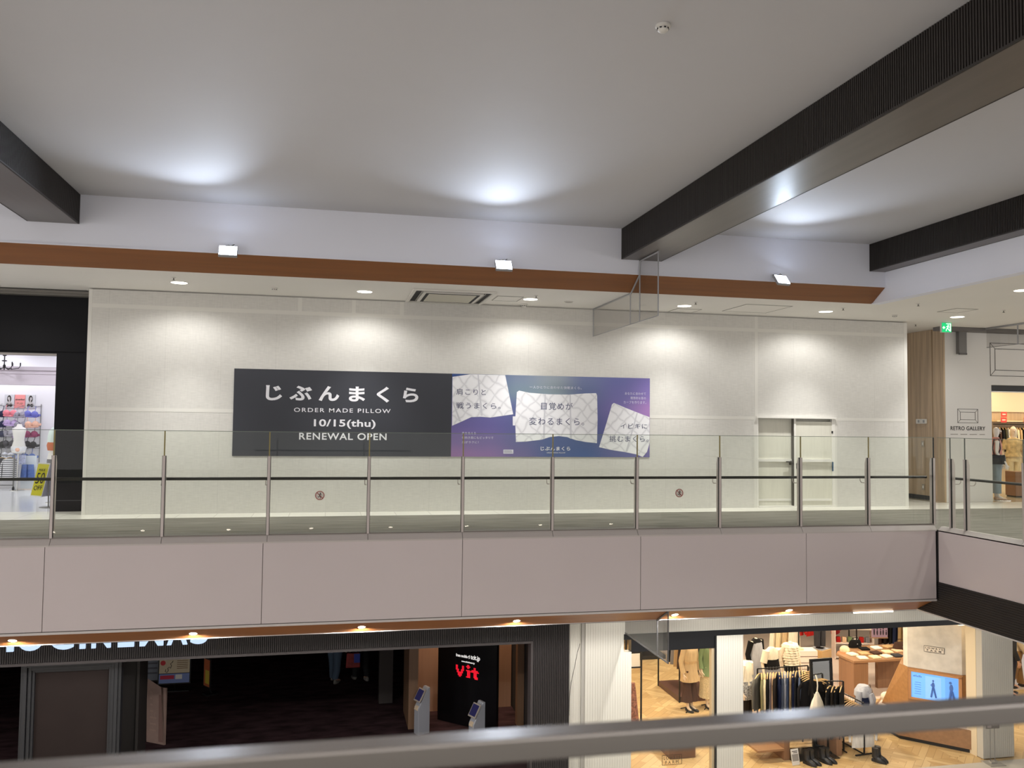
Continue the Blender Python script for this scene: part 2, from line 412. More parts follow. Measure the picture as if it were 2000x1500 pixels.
# --- side gallery fascia (runs towards the camera)
m = MB()
YS = [12.10, 9.5, 6.8, 4.1, 1.4, -1.3]
for a, b in zip(YS, YS[1:]): m.box(9.735, 9.765, b+0.004, a-0.004, -0.835, -0.002)
struct(m.build('wall_fascia_side', FASC, bevel=0.002))
m = MB().box(9.73, 9.76, -6, 12.6, -1.372, -0.84)
z = -1.36
while z < -0.85: m.box(9.722, 9.731, -6, 12.6, z, z+0.02); z += 0.036
struct(m.build('wall_ribbed_side', mat('dark_ribbed_side', (27,21,20), 0.65)))
struct(MB().box(9.715, 9.79, -6, 12.6, -1.392, -1.372).build('trim_5', LIP))
struct(MB().box(9.722, 9.735, 12.06, 12.16, -1.12, 0.0).build('trim_6', BLK))
YP = [11.85, 10.38, 8.9, 7.42, 5.94, 4.46]
m = MB()
for a, b in zip([12.07]+YP[1:], YP[1:]+[2.9]):
    m.prism([(9.735,0.0),(9.80,0.06),(9.85,0.06),(9.85,-0.02),(9.735,-0.02)], b+0.003, a-0.003, 'y')
# prism along y takes XZ outlines
struct(m.build('trim_curb_side', mat('curb_grey')))
# --- near gallery edge (its soffit lamps mirror in the far glass)
struct(MB().box(-14, 9.7, 0.60, 0.63, -1.105, 0.0).build('wall_fascia_near', FASC))
struct(MB().prism([(0.6,-1.145),(0.16,-1.384),(0.1,-1.33),(0.55,-1.09)], -14, 9.7, 'x').build('trim_7', ORANGE))

# --- hoarding with seam tape and the flush double door
DX0, DX1, DZ = 8.60, 10.30, 1.82
m = MB(); m.box(-4.09, DX0, W, W+0.1, 0, 3.90); m.box(DX1, 12.08, W, W+0.1, 0, 3.90); m.box(DX0, DX1, W, W+0.1, DZ, 3.90)
m.box(11.98, 12.08, W+0.1, W+0.9, 0, 3.90); m.box(-4.09, -4.0, W+0.1, W+0.6, 0, 3.90)
struct(m.build('wall_back', HOARD))
m = MB(); T0 = W-0.003
m.box(-4.03, 8.52, T0, W, 3.585, 3.655).box(8.59, 12.0, T0, W, 3.585, 3.655)
for x in (-0.53, 1.32): m.box(x-0.035, x+0.035, T0, W, 3.655, 3.90)
m.box(0.40, 0.47, T0, W, 3.655, 3.90)
m.box(8.52, 8.59, T0, W, 1.851, 3.90); m.box(8.50, 8.575, T0, W, 0.0, 1.849)
m.box(-4.03, 8.5, T0, W, 1.785, 1.85); m.box(10.39, 12.0, T0, W, 1.785, 1.85); m.box(-4.09, -4.03, T0, W, 0, 3.9)
m.box(12.0, 12.08, T0, W, 0, 3.9); m.box(10.34, 10.39, T0, W, 0.0, 1.83)
struct(m.build('trim_8', TAPE), 'white tape strips over the hoarding seams')
d = thing('door_1', 'pale double door set flush in the grasscloth hoarding', 'door', (9.45, W, 0), world=True); struct(d)
DOORM = mat('door_grasscloth', (216,214,202), 0.75, noise=((30,30,3), 0.03)); DW = mat('door_white_edge', (228,226,220), 0.5)
MB().box(DX0-0.02, DX1+0.02, W+0.102, W+0.13, 0, DZ+0.02).build('added_gap_cover', DOORM, d)  # board added behind the leaves to stop brightness showing through the gap
MB().box(DX0, 9.40, W+0.07, W+0.1, 0.03, DZ).build('leaf', DOORM, d)
l2 = MB().box(9.44, DX1, W+0.0, W+0.04, 0.03, DZ-0.06).build('leaf', DOORM, d)
m = MB(); m.box(DX0-0.03, DX1+0.05, W-0.06, W+0.1, DZ, DZ+0.035); m.box(9.40, 9.44, W-0.012, W+0.1, 0.0, DZ); m.box(DX1-0.03, DX1+0.04, W-0.012, W+0.06, 0, DZ)
m.box(DX0-0.03, DX0, W-0.005, W+0.1, 0, DZ)
m.box(DX0, DX1+0.05, W-0.02, W+0.1, 0.0, 0.03)
m.build('door_frame', DW, d)
MB().box(9.385, 9.40, W-0.004, W+0.07, 0.03, DZ).build('meeting_stile', mat('door_shadow_gap', (92,88,82), 0.7), d)
for x0, x1, y in ((DX0+0.02, 9.37, W+0.03), (9.50, DX1-0.06, W-0.05)):
    p = MB().box(x0, x1, y, y+0.05, 0.93, 0.985).build('push_bar', DW, d)
    MB().box(x0, x1, y+0.03, y+0.06, 0.13, 0.17).build('kick_rail', DW, d)
h = MB().tube([(9.22,W-0.01,0.93),(9.36,W-0.01,0.93)], 0.012).box(9.33, 9.37, W-0.01, W+0.07, 0.86, 0.95)
h.build('lever_handle', mat('dark_lever', (70,66,60), 0.4), d)
MB().box(9.45, 9.475, W-0.018, W, 0.79, 0.90).build('lock_case', GREY, d)
MB().box(DX1-0.03, DX1-0.003, W-0.018, W, 0.74, 0.93).build('strike_tape', mat('blue_tape', (60,92,122), 0.5), d)
MB().box(DX1-0.035, DX1-0.01, W-0.02, W, 1.52, 1.57).build('door_hinge', DARK, d)

# --- black storefront left of the hoarding
m = MB(); m.box(-14, -4.0, 16.45, 16.6, 2.80, 3.86); m.box(-14, -4.0, 16.42, 16.45, 2.84, 2.87); m.box(-4.74, -4.02, 16.45, 16.65, 0.0, 2.80)
struct(m.build('wall_storefront_black', BLACK))
struct(MB().box(-4.74, -4.02, 16.445, 16.45, 0.19, 0.2).build('trim_9', mat('thin_grey_line', (70,70,76), 0.4)))
struct(MB().box(-14, -4.74, 16.44, 16.6, 2.765, 2.80).build('trim_10', mat('opening_trim', (150,144,140), 0.5)))
m = MB().box(-14, -4.12, 16.2, 16.43, 3.86, 3.90).box(-14, -4.15, 16.25, 16.43, 3.82, 3.86)
struct(m.build('trim_11', mat('shutter_track', (112,108,102), 0.5)))
# --- oak side wall and white gallery shop front on the other end
m = MB().box(13.56, 13.7, 16.95, 19.2, 0.1, 3.92).box(13.565, 13.7, 16.71, 16.93, 0.0, 3.92).box(13.565, 13.60, 16.572, 16.71, 0.0, 3.92)
struct(m.build('wall_oak', WOODWALL))
struct(MB().box(13.545, 13.6, 16.95, 19.2, 0, 0.1).build('baseboard_oak', mat('black_skirting', (38,36,34), 0.5)))
RW = 16.58
RETROW = mat('white_shop_front', (212,210,207), 0.6, noise=(0.8, 0.01))
m = MB().box(13.60, 14.82, RW, RW+0.12, 0, 3.86).box(14.82, 22, RW, RW+0.12, 2.66, 3.86).box(14.78, 14.82, RW+0.12, RW+0.5, 0, 2.66)
struct(m.build('wall_right', RETROW))
struct(MB().box(13.3, 22, 16.3, 16.57, 3.84, 3.922).build('trim_12', mat('shutter_slot_grey', (104,100,98), 0.6)))
struct(MB().box(12.1, 13.9, 19.2, 19.3, 0, 3.92).build('wall_passage_end', RETROW))

# ================================================================== ceiling fittings
def floodlight(x, y, z, turn, lab):
    t = thing('floodlight', lab, 'floodlight', (x, y, z), turn, 'square floodlights on the white bulkhead')
    M = Matrix.Rotation(math.radians(-36), 3, 'X')     # lens looks out and up over the atrium
    c = Vector((0, -0.20, 0.02))
    MB().obox(c+M @ Vector((0,0.045,0)), (0.27, 0.05, 0.20), M).build('housing', mat('lamp_housing_grey', (150,150,152), 0.4, metal=0.3), t, bevel=0.006)
    e = MB().obox(c+M @ Vector((0,0.018,0)), (0.25, 0.006, 0.18), M)
    e.build('lens', mat('floodlight_lens', (255,255,255), 0.3, emit=((216,230,255), FLOOD)), t)
    l = bpy.data.lights.new('flood_beam', 'SPOT'); l.energy = 330; l.color = (0.72, 0.83, 1.0); l.spot_size = math.radians(84); l.spot_blend = 1.0; l.shadow_soft_size = 0.08
    lo = bpy.data.objects.new('flood_beam', l); COL.objects.link(lo); lo.parent = t; lo.location = c+M @ Vector((0,-0.01,0)); lo.rotation_euler = (math.radians(-90-3), 0, math.radians(-17)-turn)
    MB().tube([(0,0,0.09),(0,-0.1,0.10),c+M @ Vector((0,0.07,0.06))], 0.012).box(-0.05,0.05,-0.012,0,0.06,0.12).build('bracket', GREY, t)
    MB().tube([(0.03,-0.005,0.09),(0.08,-0.05,0.13),(0.05,-0.12,0.10),c+M @ Vector((0.03,0.07,0.05))], 0.005).build('cable', DARK, t)
    return t
FLOOD = 34.0
for x, tu, lab in ((-1.51, 0.05, 'glowing square floodlight on the bulkhead above the black half of the pillow banner'),
                   (2.70, 0.0, 'glowing square floodlight on the bulkhead above the ceiling air conditioner'),
                   (7.55, 0.22, 'glowing square floodlight between the wide beam and the narrow beam')):
    floodlight(x, 13.325, 4.17, tu, lab)

def downlight(x, y, z, r, energy, name='ceiling_downlight', cat='downlight', lab='', group=None, tilt=None, angle=154, blend=0.5, col=(1,0.98,0.94), down=0, ring=RING, lamp=LAMP):
    t = thing(name, lab, cat, (x, y, z), 0, group)
    M = Matrix.Rotation(tilt, 3, 'X') if tilt else Matrix.Identity(3)
    MB().lathe((0,0,0), [(r*0.93,-0.002),(r*1.0,-0.005),(r*1.06,-0.005),(r*1.08,0.0),(r*0.93,0.0)], 28, M=M).build('trim_ring', ring, t, smooth=True)
    MB().lathe((0,0,0), [(r*0.05,-0.003),(r*0.93,-0.003),(r*0.93,0.0),(r*0.05,0.0)], 28, M=M).build('lens', lamp, t)
    if energy:
        l = bpy.data.lights.new('downlight_beam', 'SPOT'); l.energy = energy; l.color = col
        l.spot_size = math.radians(angle); l.spot_blend = blend; l.shadow_soft_size = r*0.5
        o = bpy.data.objects.new('downlight_beam', l); COL.objects.link(o); o.parent = t; o.location = (0,0,-0.03)
    if down:      # the reflector's strong centre beam onto the floor
        l = bpy.data.lights.new('centre_beam', 'SPOT'); l.energy = down; l.color = col; l.spot_size = math.radians(80); l.spot_blend = 1.0; l.shadow_soft_size = r*0.5
        o = bpy.data.objects.new('centre_beam', l); COL.objects.link(o); o.parent = t; o.location = (0,0,-0.03)
    return t
for i, (x, y) in enumerate([(-2.45,14.83),(0.59,14.93),(3.58,14.97),(6.59,14.97),(9.54,14.9),(12.49,14.85)]):
    downlight(x, y, 3.922, 0.138, 92, down=340, lab=ORD[i]+' recessed downlight along the hoarding from the black storefront', group='recessed gallery downlights')
for i, y in enumerate([11.68, 8.6, 5.5, 2.4]):
    downlight(11.07, y, 3.922, 0.138, 80, down=420, lab=('recessed downlight over the side gallery by the ceiling edge' if i == 0 else ORD[i]+' further recessed downlight over the side gallery'), group='recessed gallery downlights')
downlight(-5.5, 14.83, 3.922, 0.138, 60, down=300, lab='recessed downlight in front of the black storefront', group='recessed gallery downlights')
for i, x in enumerate([-6.2, -3.97, -1.73, 0.54, 2.8, 5.30, 7.24]):
    downlight(x, 12.37, -1.266, 0.055, 150, 'soffit_downlight', 'downlight', ('soffit downlight beyond the end of the cinema sign' if i == 0 else ORD[i-1]+' small round downlight along the slanted orange soffit under the gallery'),
              'soffit downlights', tilt=math.atan2(-0.239, 0.44), angle=174, blend=0.35, ring=CHROME, lamp=LAMP2)
for i in range(8):
    downlight(-6.82+2.15*i, 0.37, -1.27, 0.06, 70, 'near_soffit_downlight', 'downlight', ORD[i]+' small downlight under the near gallery edge mirrored in the glass',
              'near soffit downlights', tilt=math.atan2(0.239, 0.44), angle=174, blend=0.35, ring=CHROME, lamp=LAMP2)
# smoke detectors
def detector(x, y, z, s, lab, group='ceiling smoke detectors'):
    t = thing('smoke_detector', lab, 'smoke detector', (x, y, z), 0, group)
    MB().lathe((0,0,0), [(0.06*s,0),(0.062*s,-0.018*s),(0.05*s,-0.025*s)], 24).build('base', PLASTIC, t, smooth=True)
    MB().lathe((0,0,0), [(0.045*s,-0.025*s),(0.045*s,-0.045*s),(0.03*s,-0.06*s),(0.01*s,-0.062*s)], 24).build('sensor_head', PLASTIC, t, smooth=True)
    v = MB()
    for k in range(8):
        a = k*PI/4; v.obox((0.0455*s*math.cos(a),0.0455*s*math.sin(a),-0.035*s), (0.008*s,0.018*s,0.010*s), Matrix.Rotation(a,3,'Z'))
    v.build('vent_slots', DARK, t)
detector(2.62, 6.39, 4.929, 1.0, 'white smoke detector alone on the atrium ceiling')
detector(3.6, 15.6, 3.922, 1.1, 'white smoke detector beside the air conditioner hatch')
detector(11.11, 14.94, 3.922, 0.9, 'white smoke detector near the exit sign end of the gallery ceiling')
detector(-0.93, 14.93, 3.922, 0.9, 'white smoke detector between the first two gallery downlights')
for i, (x, y, lab) in enumerate([(-2.45,14.31,'beside the first gallery downlight'),(3.57,14.5,'beside the third gallery downlight'),(6.58,14.44,'beside the fourth gallery downlight'),
                            (9.56,14.35,'beside the fifth gallery downlight'),(10.5,13.46,'by the end of the orange strip'),(12.52,16.14,'in the passage by the oak wall'),(12.6,13.76,'near the diamond shaped hatch by the exit sign')]):
    t = thing('sprinkler_head', 'tiny sprinkler head '+lab, 'sprinkler', (x, y, 3.922), 0, 'ceiling sprinkler heads')
    MB().lathe((0,0,0), [(0.035,0),(0.035,-0.006),(0.012,-0.012)], 16).build('escutcheon', PLASTIC, t, smooth=True)
    MB().lathe((0,0,0), [(0.010,-0.01),(0.010,-0.04),(0.024,-0.042),(0.024,-0.046)], 12).build('deflector', mat('sprinkler_grey', (120,116,110), 0.5), t)
t = thing('ceiling_speaker', 'flat round speaker in the gallery ceiling before the smoke barrier', 'speaker', (4.33, 15.05, 3.922))
MB().lathe((0,0,0), [(0.09,0),(0.09,-0.008),(0.075,-0.012)], 28).build('rim', PLASTIC, t, smooth=True)
MB().lathe((0,0,0), [(0.074,-0.008),(0.074,-0.0135),(0.01,-0.015)], 28).build('grille', mat('speaker_grille', (168,164,158), 0.6), t, smooth=True)
# access hatches: a thin frame round a flush lid
def hatch(x0, x1, y0, y1, lab):
    t = thing('ceiling_hatch', lab, 'hatch', ((x0+x1)/2, (y0+y1)/2, 3.922), 0, 'ceiling access hatches')
    a, b = (x1-x0)/2, (y1-y0)/2; f = 0.012
    MB().box(-a,a,-b,-b+f,-0.006,0).box(-a,a,b-f,b,-0.006,0).box(-a,-a+f,-b+f,b-f,-0.006,0).box(a-f,a,-b+f,b-f,-0.006,0).build('hatch_frame', mat('hatch_frame_grey', (150,146,140), 0.6), t)
    MB().box(-a+f+0.003,a-f-0.003,-b+f+0.003,b-f-0.003,-0.004,0).build('lid', GALC, t)
hatch(2.92, 3.40, 14.72, 15.30, 'small square ceiling hatch beside the air conditioner')
hatch(6.60, 7.11, 15.31, 15.80, 'small square ceiling hatch beside the fourth downlight')
hatch(7.58, 8.53, 14.40, 15.41, 'largest square ceiling hatch before the double door')
hatch(11.57, 12.04, 13.76, 14.30, 'small square ceiling hatch near the exit sign')
# four-way air conditioner
t = thing('air_conditioner', 'square four way ceiling air conditioner above the pillow banner', 'air conditioner', (2.10, 15.06, 3.922))
m = MB(); a, b = 0.72, 0.76
m.box(-a,a,-b,-b+0.06,-0.03,0).box(-a,a,b-0.06,b,-0.03,0).box(-a,-a+0.06,-b+0.06,b-0.06,-0.03,0).box(a-0.06,a,-b+0.06,b-0.06,-0.03,0)
m.build('fascia_panel', PLASTIC, t, bevel=0.006)
MB().box(-a+0.06,a-0.06,-b+0.06,b-0.06,-0.006,0).build('air_slots', mat('black_vent_slot', (12,12,13), 0.7), t)
i_ = 0.19
MB().box(-a+i_,a-i_,-b+i_,b-i_,-0.036,-0.004).build('inner_panel', PLASTIC, t, bevel=0.004)
MB().box(-a+0.245,a-0.245,-b+0.245,b-0.245,-0.039,-0.034).build('intake_gap', mat('black_vent_slot'), t)
MB().box(-a+0.30,a-0.30,-b+0.30,b-0.30,-0.041,-0.034).build('intake_grille', mat('ac_grille', (196,192,178), 0.6), t)
fl = MB()
for s in (-1,1): fl.box(-a+0.16,a-0.16, s*(b-0.165)-0.01, s*(b-0.165)+0.01, -0.016,-0.012).box(s*(a-0.165)-0.01, s*(a-0.165)+0.01, -b+0.16,b-0.16,-0.026,-0.02)
fl.build('louvre', mat('ac_louvre', (150,146,140), 0.5), t)
# hanging glass smoke barriers
t = thing('smoke_barrier', 'clear glass smoke barrier hanging from the wide beam to the hoarding', 'smoke barrier', (5.06, 14.1, 3.9), world=True)
PR = [(12.50,4.405),(13.30,4.405),(13.32,4.17),(13.73,3.918),(15.84,3.918)]
panes = [[(12.50,3.38),(13.30,3.38),(13.30,4.40),(12.50,4.40)], [(13.31,3.38),(13.75,3.38),(13.75,3.90),(13.31,4.155)], [(13.76,3.38),(15.83,3.38),(15.83,3.91),(13.76,3.91)]]
for q in panes: MB().prism(q, 5.055, 5.065, 'x').build('glass_pane', GLASS_SMOKE, t)
fr = MB()
for a, b in zip(PR, PR[1:]): fr.tube([(5.06,a[0],a[1]-0.012),(5.06,b[0],b[1]-0.012)], 0.016, 6)
for y, z in ((12.50,4.40),(13.305,4.40),(13.755,3.91),(15.83,3.91)): fr.tube([(5.06,y,3.375),(5.06,y,z)], 0.011, 6)
fr.tube([(5.06,12.5,3.378),(5.06,15.83,3.378)], 0.007, 6)
fr.build('aluminium_frame', mat('smoke_barrier_alu', (158,158,160), 0.35, metal=0.5), t)
t = thing('smoke_barrier', 'dark framed smoke barrier glass hanging under the far gallery edge', 'smoke barrier', (5.1, 13, -1.4), world=True)
for q in ([(12.16,-1.93),(12.58,-1.93),(12.58,-1.40),(12.16,-1.17)], [(12.59,-1.93),(14.03,-1.93),(14.03,-1.40),(12.59,-1.40)]):
    MB().prism(q, 5.095, 5.105, 'x').build('glass_pane', glass_mat('tinted_smoke_glass', (0.55,0.54,0.55), 0.10), t)
fr = MB()
for y, z in ((12.155,-1.16),(12.585,-1.39)): fr.tube([(5.1,y,-1.935),(5.1,y,z)], 0.011, 6)
fr.tube([(5.1,12.15,-1.935),(5.1,14.03,-1.935)], 0.012, 6).tube([(5.1,12.15,-1.165),(5.1,12.59,-1.395)], 0.014, 6).tube([(5.1,12.59,-1.395),(5.1,14.03,-1.395)], 0.014, 6)
fr.build('metal_frame', mat('smoke_barrier_dark', (96,94,94), 0.4, metal=0.5), t)
t = thing('smoke_barrier', 'clear glass smoke barrier hanging in front of the white shop front', 'smoke barrier', (14.45, 14, 3.9), world=True)
MB().box(14.445, 14.455, 9.5, 16.28, 3.48, 3.90).build('glass_pane', GLASS_SMOKE, t)
fr = MB().box(14.42, 14.48, 9.5, 16.28, 3.885, 3.922).tube([(14.45,9.5,3.478),(14.45,16.28,3.478)], 0.007, 6)
for y in (15.4, 12.5): fr.tube([(14.45,y,3.48),(14.45,y,3.9)], 0.016, 6)
fr.build('aluminium_frame', mat('smoke_barrier_alu'), t)
t = thing('shutter_guide', 'short grey shutter guide at the top of the white shop front', 'shutter guide', (14.0, 16.5, 3.55), world=True)
MB().box(13.90, 14.10, 16.48, 16.578, 3.34, 3.84).build('guide_channel', mat('guide_grey', (112,110,108), 0.5), t)
MB().box(13.90, 14.10, 16.47, 16.50, 3.32, 3.36).build('guide_foot', mat('guide_grey_dark', (84,82,80), 0.5), t)
# exit sign
t = thing('exit_sign', 'green illuminated exit sign with running figure hanging by the oak wall', 'exit sign', (12.93, 15.72, 3.83), math.radians(-6))
MB().box(-0.11, 0.11, -0.03, 0.03, -0.12, 0.085).build('housing', PLASTIC, t)
MB().box(-0.108, 0.108, -0.034, -0.03, -0.118, 0.083).build('green_face', mat('exit_green', (0,168,92), 0.4, emit=((20,200,120), 0.9)), t)
g = MB(); EW = mat('exit_white', (240,255,248), 0.4, emit=((230,255,244), 1.4))
g.prism([(-0.095,-0.02),(-0.06,0.015),(-0.06,-0.008),(-0.035,-0.008),(-0.035,-0.032),(-0.06,-0.032),(-0.06,-0.055)], -0.037, -0.034, 'y')
g.box(0.075,0.095,-0.037,-0.034,-0.10,0.07).box(-0.01,0.095,-0.037,-0.034,0.058,0.07)
g.lathe((0.035,-0.036,0.032), [(0.001,-0.001),(0.014,-0.001),(0.014,0.001),(0.001,0.001)], 12, M=Matrix.Rotation(PI/2,3,'X'))
for pts in ([(0.03,0.01),(0.015,-0.035)], [(0.03,0.01),(-0.005,0.0)], [(0.03,0.008),(0.055,-0.012)], [(0.015,-0.035),(-0.008,-0.055),(-0.012,-0.09)], [(0.017,-0.035),(0.045,-0.055),(0.06,-0.09)]):
    g.tube([(p[0],-0.0355,p[1]) for p in pts], 0.0075, 6)
g.build('running_figure_and_arrow', EW, t)
MB().tube([(0,0,0.085),(0,0,0.09)], 0.03).build('ceiling_mount', GREY, t)
# wall switches on the oak wall
for i, (y, z, w_, lab) in enumerate([(17.37,1.81,0.09,'farther white switch box of the pair on the oak wall'),(17.20,1.81,0.09,'nearer white switch box of the pair on the oak wall')]):
    t = thing('switch_box', lab, 'switch', (13.56, y, z), 0, 'oak wall switch boxes')
    MB().box(-0.05,0,-0.075,0.075,-0.055,0.055).build('box_cover', PLASTIC, t, bevel=0.006)
    MB().box(-0.053,-0.05,-0.05,0.01,-0.03,0.03).build('button', mat('switch_button', (150,150,150), 0.5), t)
for z, lab in ((1.29,'metal wall outlet plate at handrail height on the oak wall'),(0.29,'metal wall outlet plate near the floor on the oak wall')):
    t = thing('outlet_plate', lab, 'outlet', (13.56, 17.27, z), 0, 'oak wall outlet plates')
    MB().box(-0.012,0,-0.045,0.045,-0.07,0.07).build('cover_plate', mat('outlet_metal', (150,138,120), 0.4, metal=0.4), t, bevel=0.003)
    MB().box(-0.016,-0.012,-0.018,0.018,-0.03,0.03).build('socket', PLASTIC, t)

# ================================================================== balustrades
def post(parent, x, y, along, z0=0.085):
    """steel post with a slanted shoulder behind the glass joint"""
    m = MB(); w = 0.022
    prof = [(0.0,z0-0.06),(0.06,z0-0.06),(0.06,1.07),(0.03,1.165),(0.0,1.165)]
    if along == 'x':
        m.prism([(y+0.012+a,b) for a,b in prof], x-w, x+w, 'x'); m.prism([(y-0.02,z0),(y-0.012,z0),(y-0.012,1.165),(y-0.02,1.165)], x-w*0.8, x+w*0.8, 'x')
    else:
        m.prism([(x+0.012+a,b) for a,b in prof], y-w, y+w, 'y'); m.prism([(x-0.02,z0),(x-0.012,z0),(x-0.012,1.165),(x-0.02,1.165)], y-w*0.8, y+w*0.8, 'y')
    p = m.build('post', STEEL, parent, bevel=0.003)
    g = MB()
    if along == 'x': g.box(x-w-0.001,x-w+0.004,y-0.014,y+0.013,z0,1.165).box(x+w-0.004,x+w+0.001,y-0.014,y+0.013,z0,1.165)
    else: g.box(x-0.014,x+0.013,y-w-0.001,y-w+0.004,z0,1.165).box(x-0.014,x+0.013,y+w-0.004,y+w+0.001,z0,1.165)
    g.build('gasket', DARK, p)
    return p
gl = thing('glass_balustrade', 'long glass balustrade with steel posts along the far gallery edge', 'balustrade', (1, RAIL, 0), world=True)
for a, b in zip(POSTX, POSTX[1:]):
    MB().box(a+0.008, b-0.008, RAIL-0.006, RAIL+0.006, 0.085, 1.498).build('glass_panel', GLASS, gl)
for x in POSTX:
    post(gl, x, RAIL, 'x')
    MB().box(x-0.008, x+0.008, RAIL-0.007, RAIL+0.007, 1.165, 1.498).build('glass_joint', OLIVE if x < 9 else DARK, gl)
hr = MB().tube([(POSTX[0],12.30,0.845),(9.62,12.30,0.845),(9.70,12.28,0.845)], 0.021, 12).build('handrail', DARKRAIL, gl, smooth=True)
b_ = MB()
for x in POSTX[:-1]: b_.tube([(x-0.03,12.22,0.76),(x-0.05,12.27,0.76),(x-0.05,12.30,0.79),(x-0.05,12.30,0.83)], 0.007, 6)
b_.build('bracket', STEEL, hr)
MB().box(POSTX[0], 9.73, RAIL-0.007, RAIL+0.007, 1.496, 1.503).build('polished_edge', mat('glass_edge_green', (112,122,110), 0.3), gl)
MB().box(POSTX[0], 9.73, RAIL-0.012, RAIL+0.012, 0.080, 0.098).build('base_channel', mat('base_channel', (120,114,108), 0.4, metal=0.3), gl)
g2 = thing('glass_balustrade', 'glass balustrade with steel posts along the side gallery, turning the corner', 'balustrade', (9.8, 8, 0), world=True)
YJ = [11.85, 11.53, 10.38, 8.9, 7.42, 5.94, 4.46]
XB = 9.80
for a, b in zip(YJ, YJ[1:]): MB().box(XB-0.006, XB+0.006, b+0.008, a-0.008, 0.06, 1.498).build('glass_panel', GLASS, g2)
MB().box(XB-0.006, XB+0.006, 11.87, 12.14, 0.06, 1.498).build('glass_panel', GLASS, g2)
for y in YJ:
    post(g2, XB, y, 'y', 0.06); MB().box(XB-0.007, XB+0.007, y-0.006, y+0.006, 1.165, 1.498).build('glass_joint', mat('grey_glass_joint', (92,96,92), 0.4), g2)
hr = MB().tube([(9.93,12.0,0.845),(9.95,11.5,0.845),(9.95,3.0,0.845)], 0.021, 12).build('handrail', DARKRAIL, g2, smooth=True)
b_ = MB()
for y in YJ: b_.tube([(9.87,y-0.03,0.76),(9.92,y-0.05,0.76),(9.95,y-0.05,0.79),(9.95,y-0.05,0.83)], 0.007, 6)
b_.build('bracket', STEEL, hr)
MB().box(XB-0.007, XB+0.007, 4.4, 12.14, 1.496, 1.503).build('polished_edge', mat('glass_edge_green'), g2)
# no-running stickers on the glass
def no_run(x, lab):
    t = thing('no_running_sticker', lab, 'sticker', (x, RAIL-0.0065, 0.62), 0, 'round no running stickers on the glass')
    MX = Matrix.Rotation(PI/2, 3, 'X')
    MB().lathe((0,0,0), [(0.001,0),(0.068,0),(0.068,0.001),(0.001,0.001)], 32, M=MX).build('backing', mat('sticker_clear_white', (205,200,190), 0.5), t)
    r = MB(); N = 32
    for k in range(N):
        a, b = 2*PI*k/N, 2*PI*(k+1)/N
        r.prism([(0.053*math.cos(a),0.053*math.sin(a)),(0.062*math.cos(a),0.062*math.sin(a)),(0.062*math.cos(b),0.062*math.sin(b)),(0.053*math.cos(b),0.053*math.sin(b))], -0.0035, -0.001, 'y')
    M_ = Matrix.Rotation(math.radians(45), 3, 'Y'); r.obox((0,-0.003,0), (0.11,0.001,0.009), M_)
    r.build('red_ring', mat('sticker_red', (150,52,44), 0.5), t)
    f = MB(); f.lathe((0.008,-0.002,0.03), [(0.001,0),(0.009,0),(0.009,0.0008),(0.001,0.0008)], 12, M=MX)
    for pts in ([(0.006,0.02),(-0.002,-0.008)], [(0.006,0.016),(0.024,0.004)], [(0.005,0.016),(-0.016,0.008)], [(-0.002,-0.008),(0.012,-0.022),(0.006,-0.04)], [(-0.002,-0.008),(-0.016,-0.022),(-0.03,-0.022)]):
        f.tube([(p[0],-0.002,p[1]) for p in pts], [0.005,0.004] if len(pts) == 2 else 0.005, 6)
    f.build('running_figure', mat('sticker_ink', (60,54,50), 0.6), t)
no_run(-0.08, 'round red no running sticker on the glass below the black banner')
no_run(5.27, 'round red no running sticker on the glass near the double door')
# near balustrade: blurred cap across the bottom of the view
nb = thing('near_balustrade', 'blurred stainless steel capped glass balustrade crossing the bottom of the view', 'balustrade', (0, 0.61, 0), world=True)
MB().box(-1.9, 2.3, 0.598, 0.622, 1.409, 1.426).build('cap_rail', BRUSH, nb, bevel=0.002)
for a, b in ((-1.9,-1.31),(-1.29,0.99),(1.01,2.3)): MB().box(a, b, 0.605, 0.615, 0.0, 1.412).build('glass_panel', GLASS_CLEAR, nb)
for x in (-1.30, 1.0): MB().box(x-0.02, x+0.02, 0.55, 0.60, 0.0, 1.15).build('post', STEEL, nb, bevel=0.003)
MB().tube([(-1.9,0.48,0.85),(2.3,0.48,0.85)], 0.02, 12).build('handrail', DARKRAIL, nb, smooth=True)
# ================================================================== the pillow banner on the hoarding
LET = mat('banner_white_letters', (226,226,232), 0.5)
bn = thing('banner', 'charcoal banner with large white lettering announcing a pillow shop reopening', 'banner', (0.32, W, 1.8), world=True)
MB().box(-1.645, 2.283, W-0.012, W-0.004, 1.016, 2.578).build('print_sheet', mat('banner_charcoal', (52,54,62), 0.5), bn)
YB = W-0.012
for body, x0, x1, z0, z1, bold, sp in (('じぶんまくら',-1.093,1.653,2.012,2.305,0.03,1.55),('ORDER MADE PILLOW',-0.594,1.143,1.816,1.892,0.008,1.25),
                                       ('10/15(thu)',-0.238,0.871,1.519,1.689,0.022,1.05),('RENEWAL OPEN',-0.493,1.078,1.315,1.441,0.018,1.12)):
    text_fit(body, x0, x1, z0, z1, YB, 0.002, bold, sp).build('lettering', LET, bn)
pn = thing('banner', 'blue and violet banner with three quilted white pillows and Japanese slogans', 'banner', (4.26, W, 1.8), world=True)
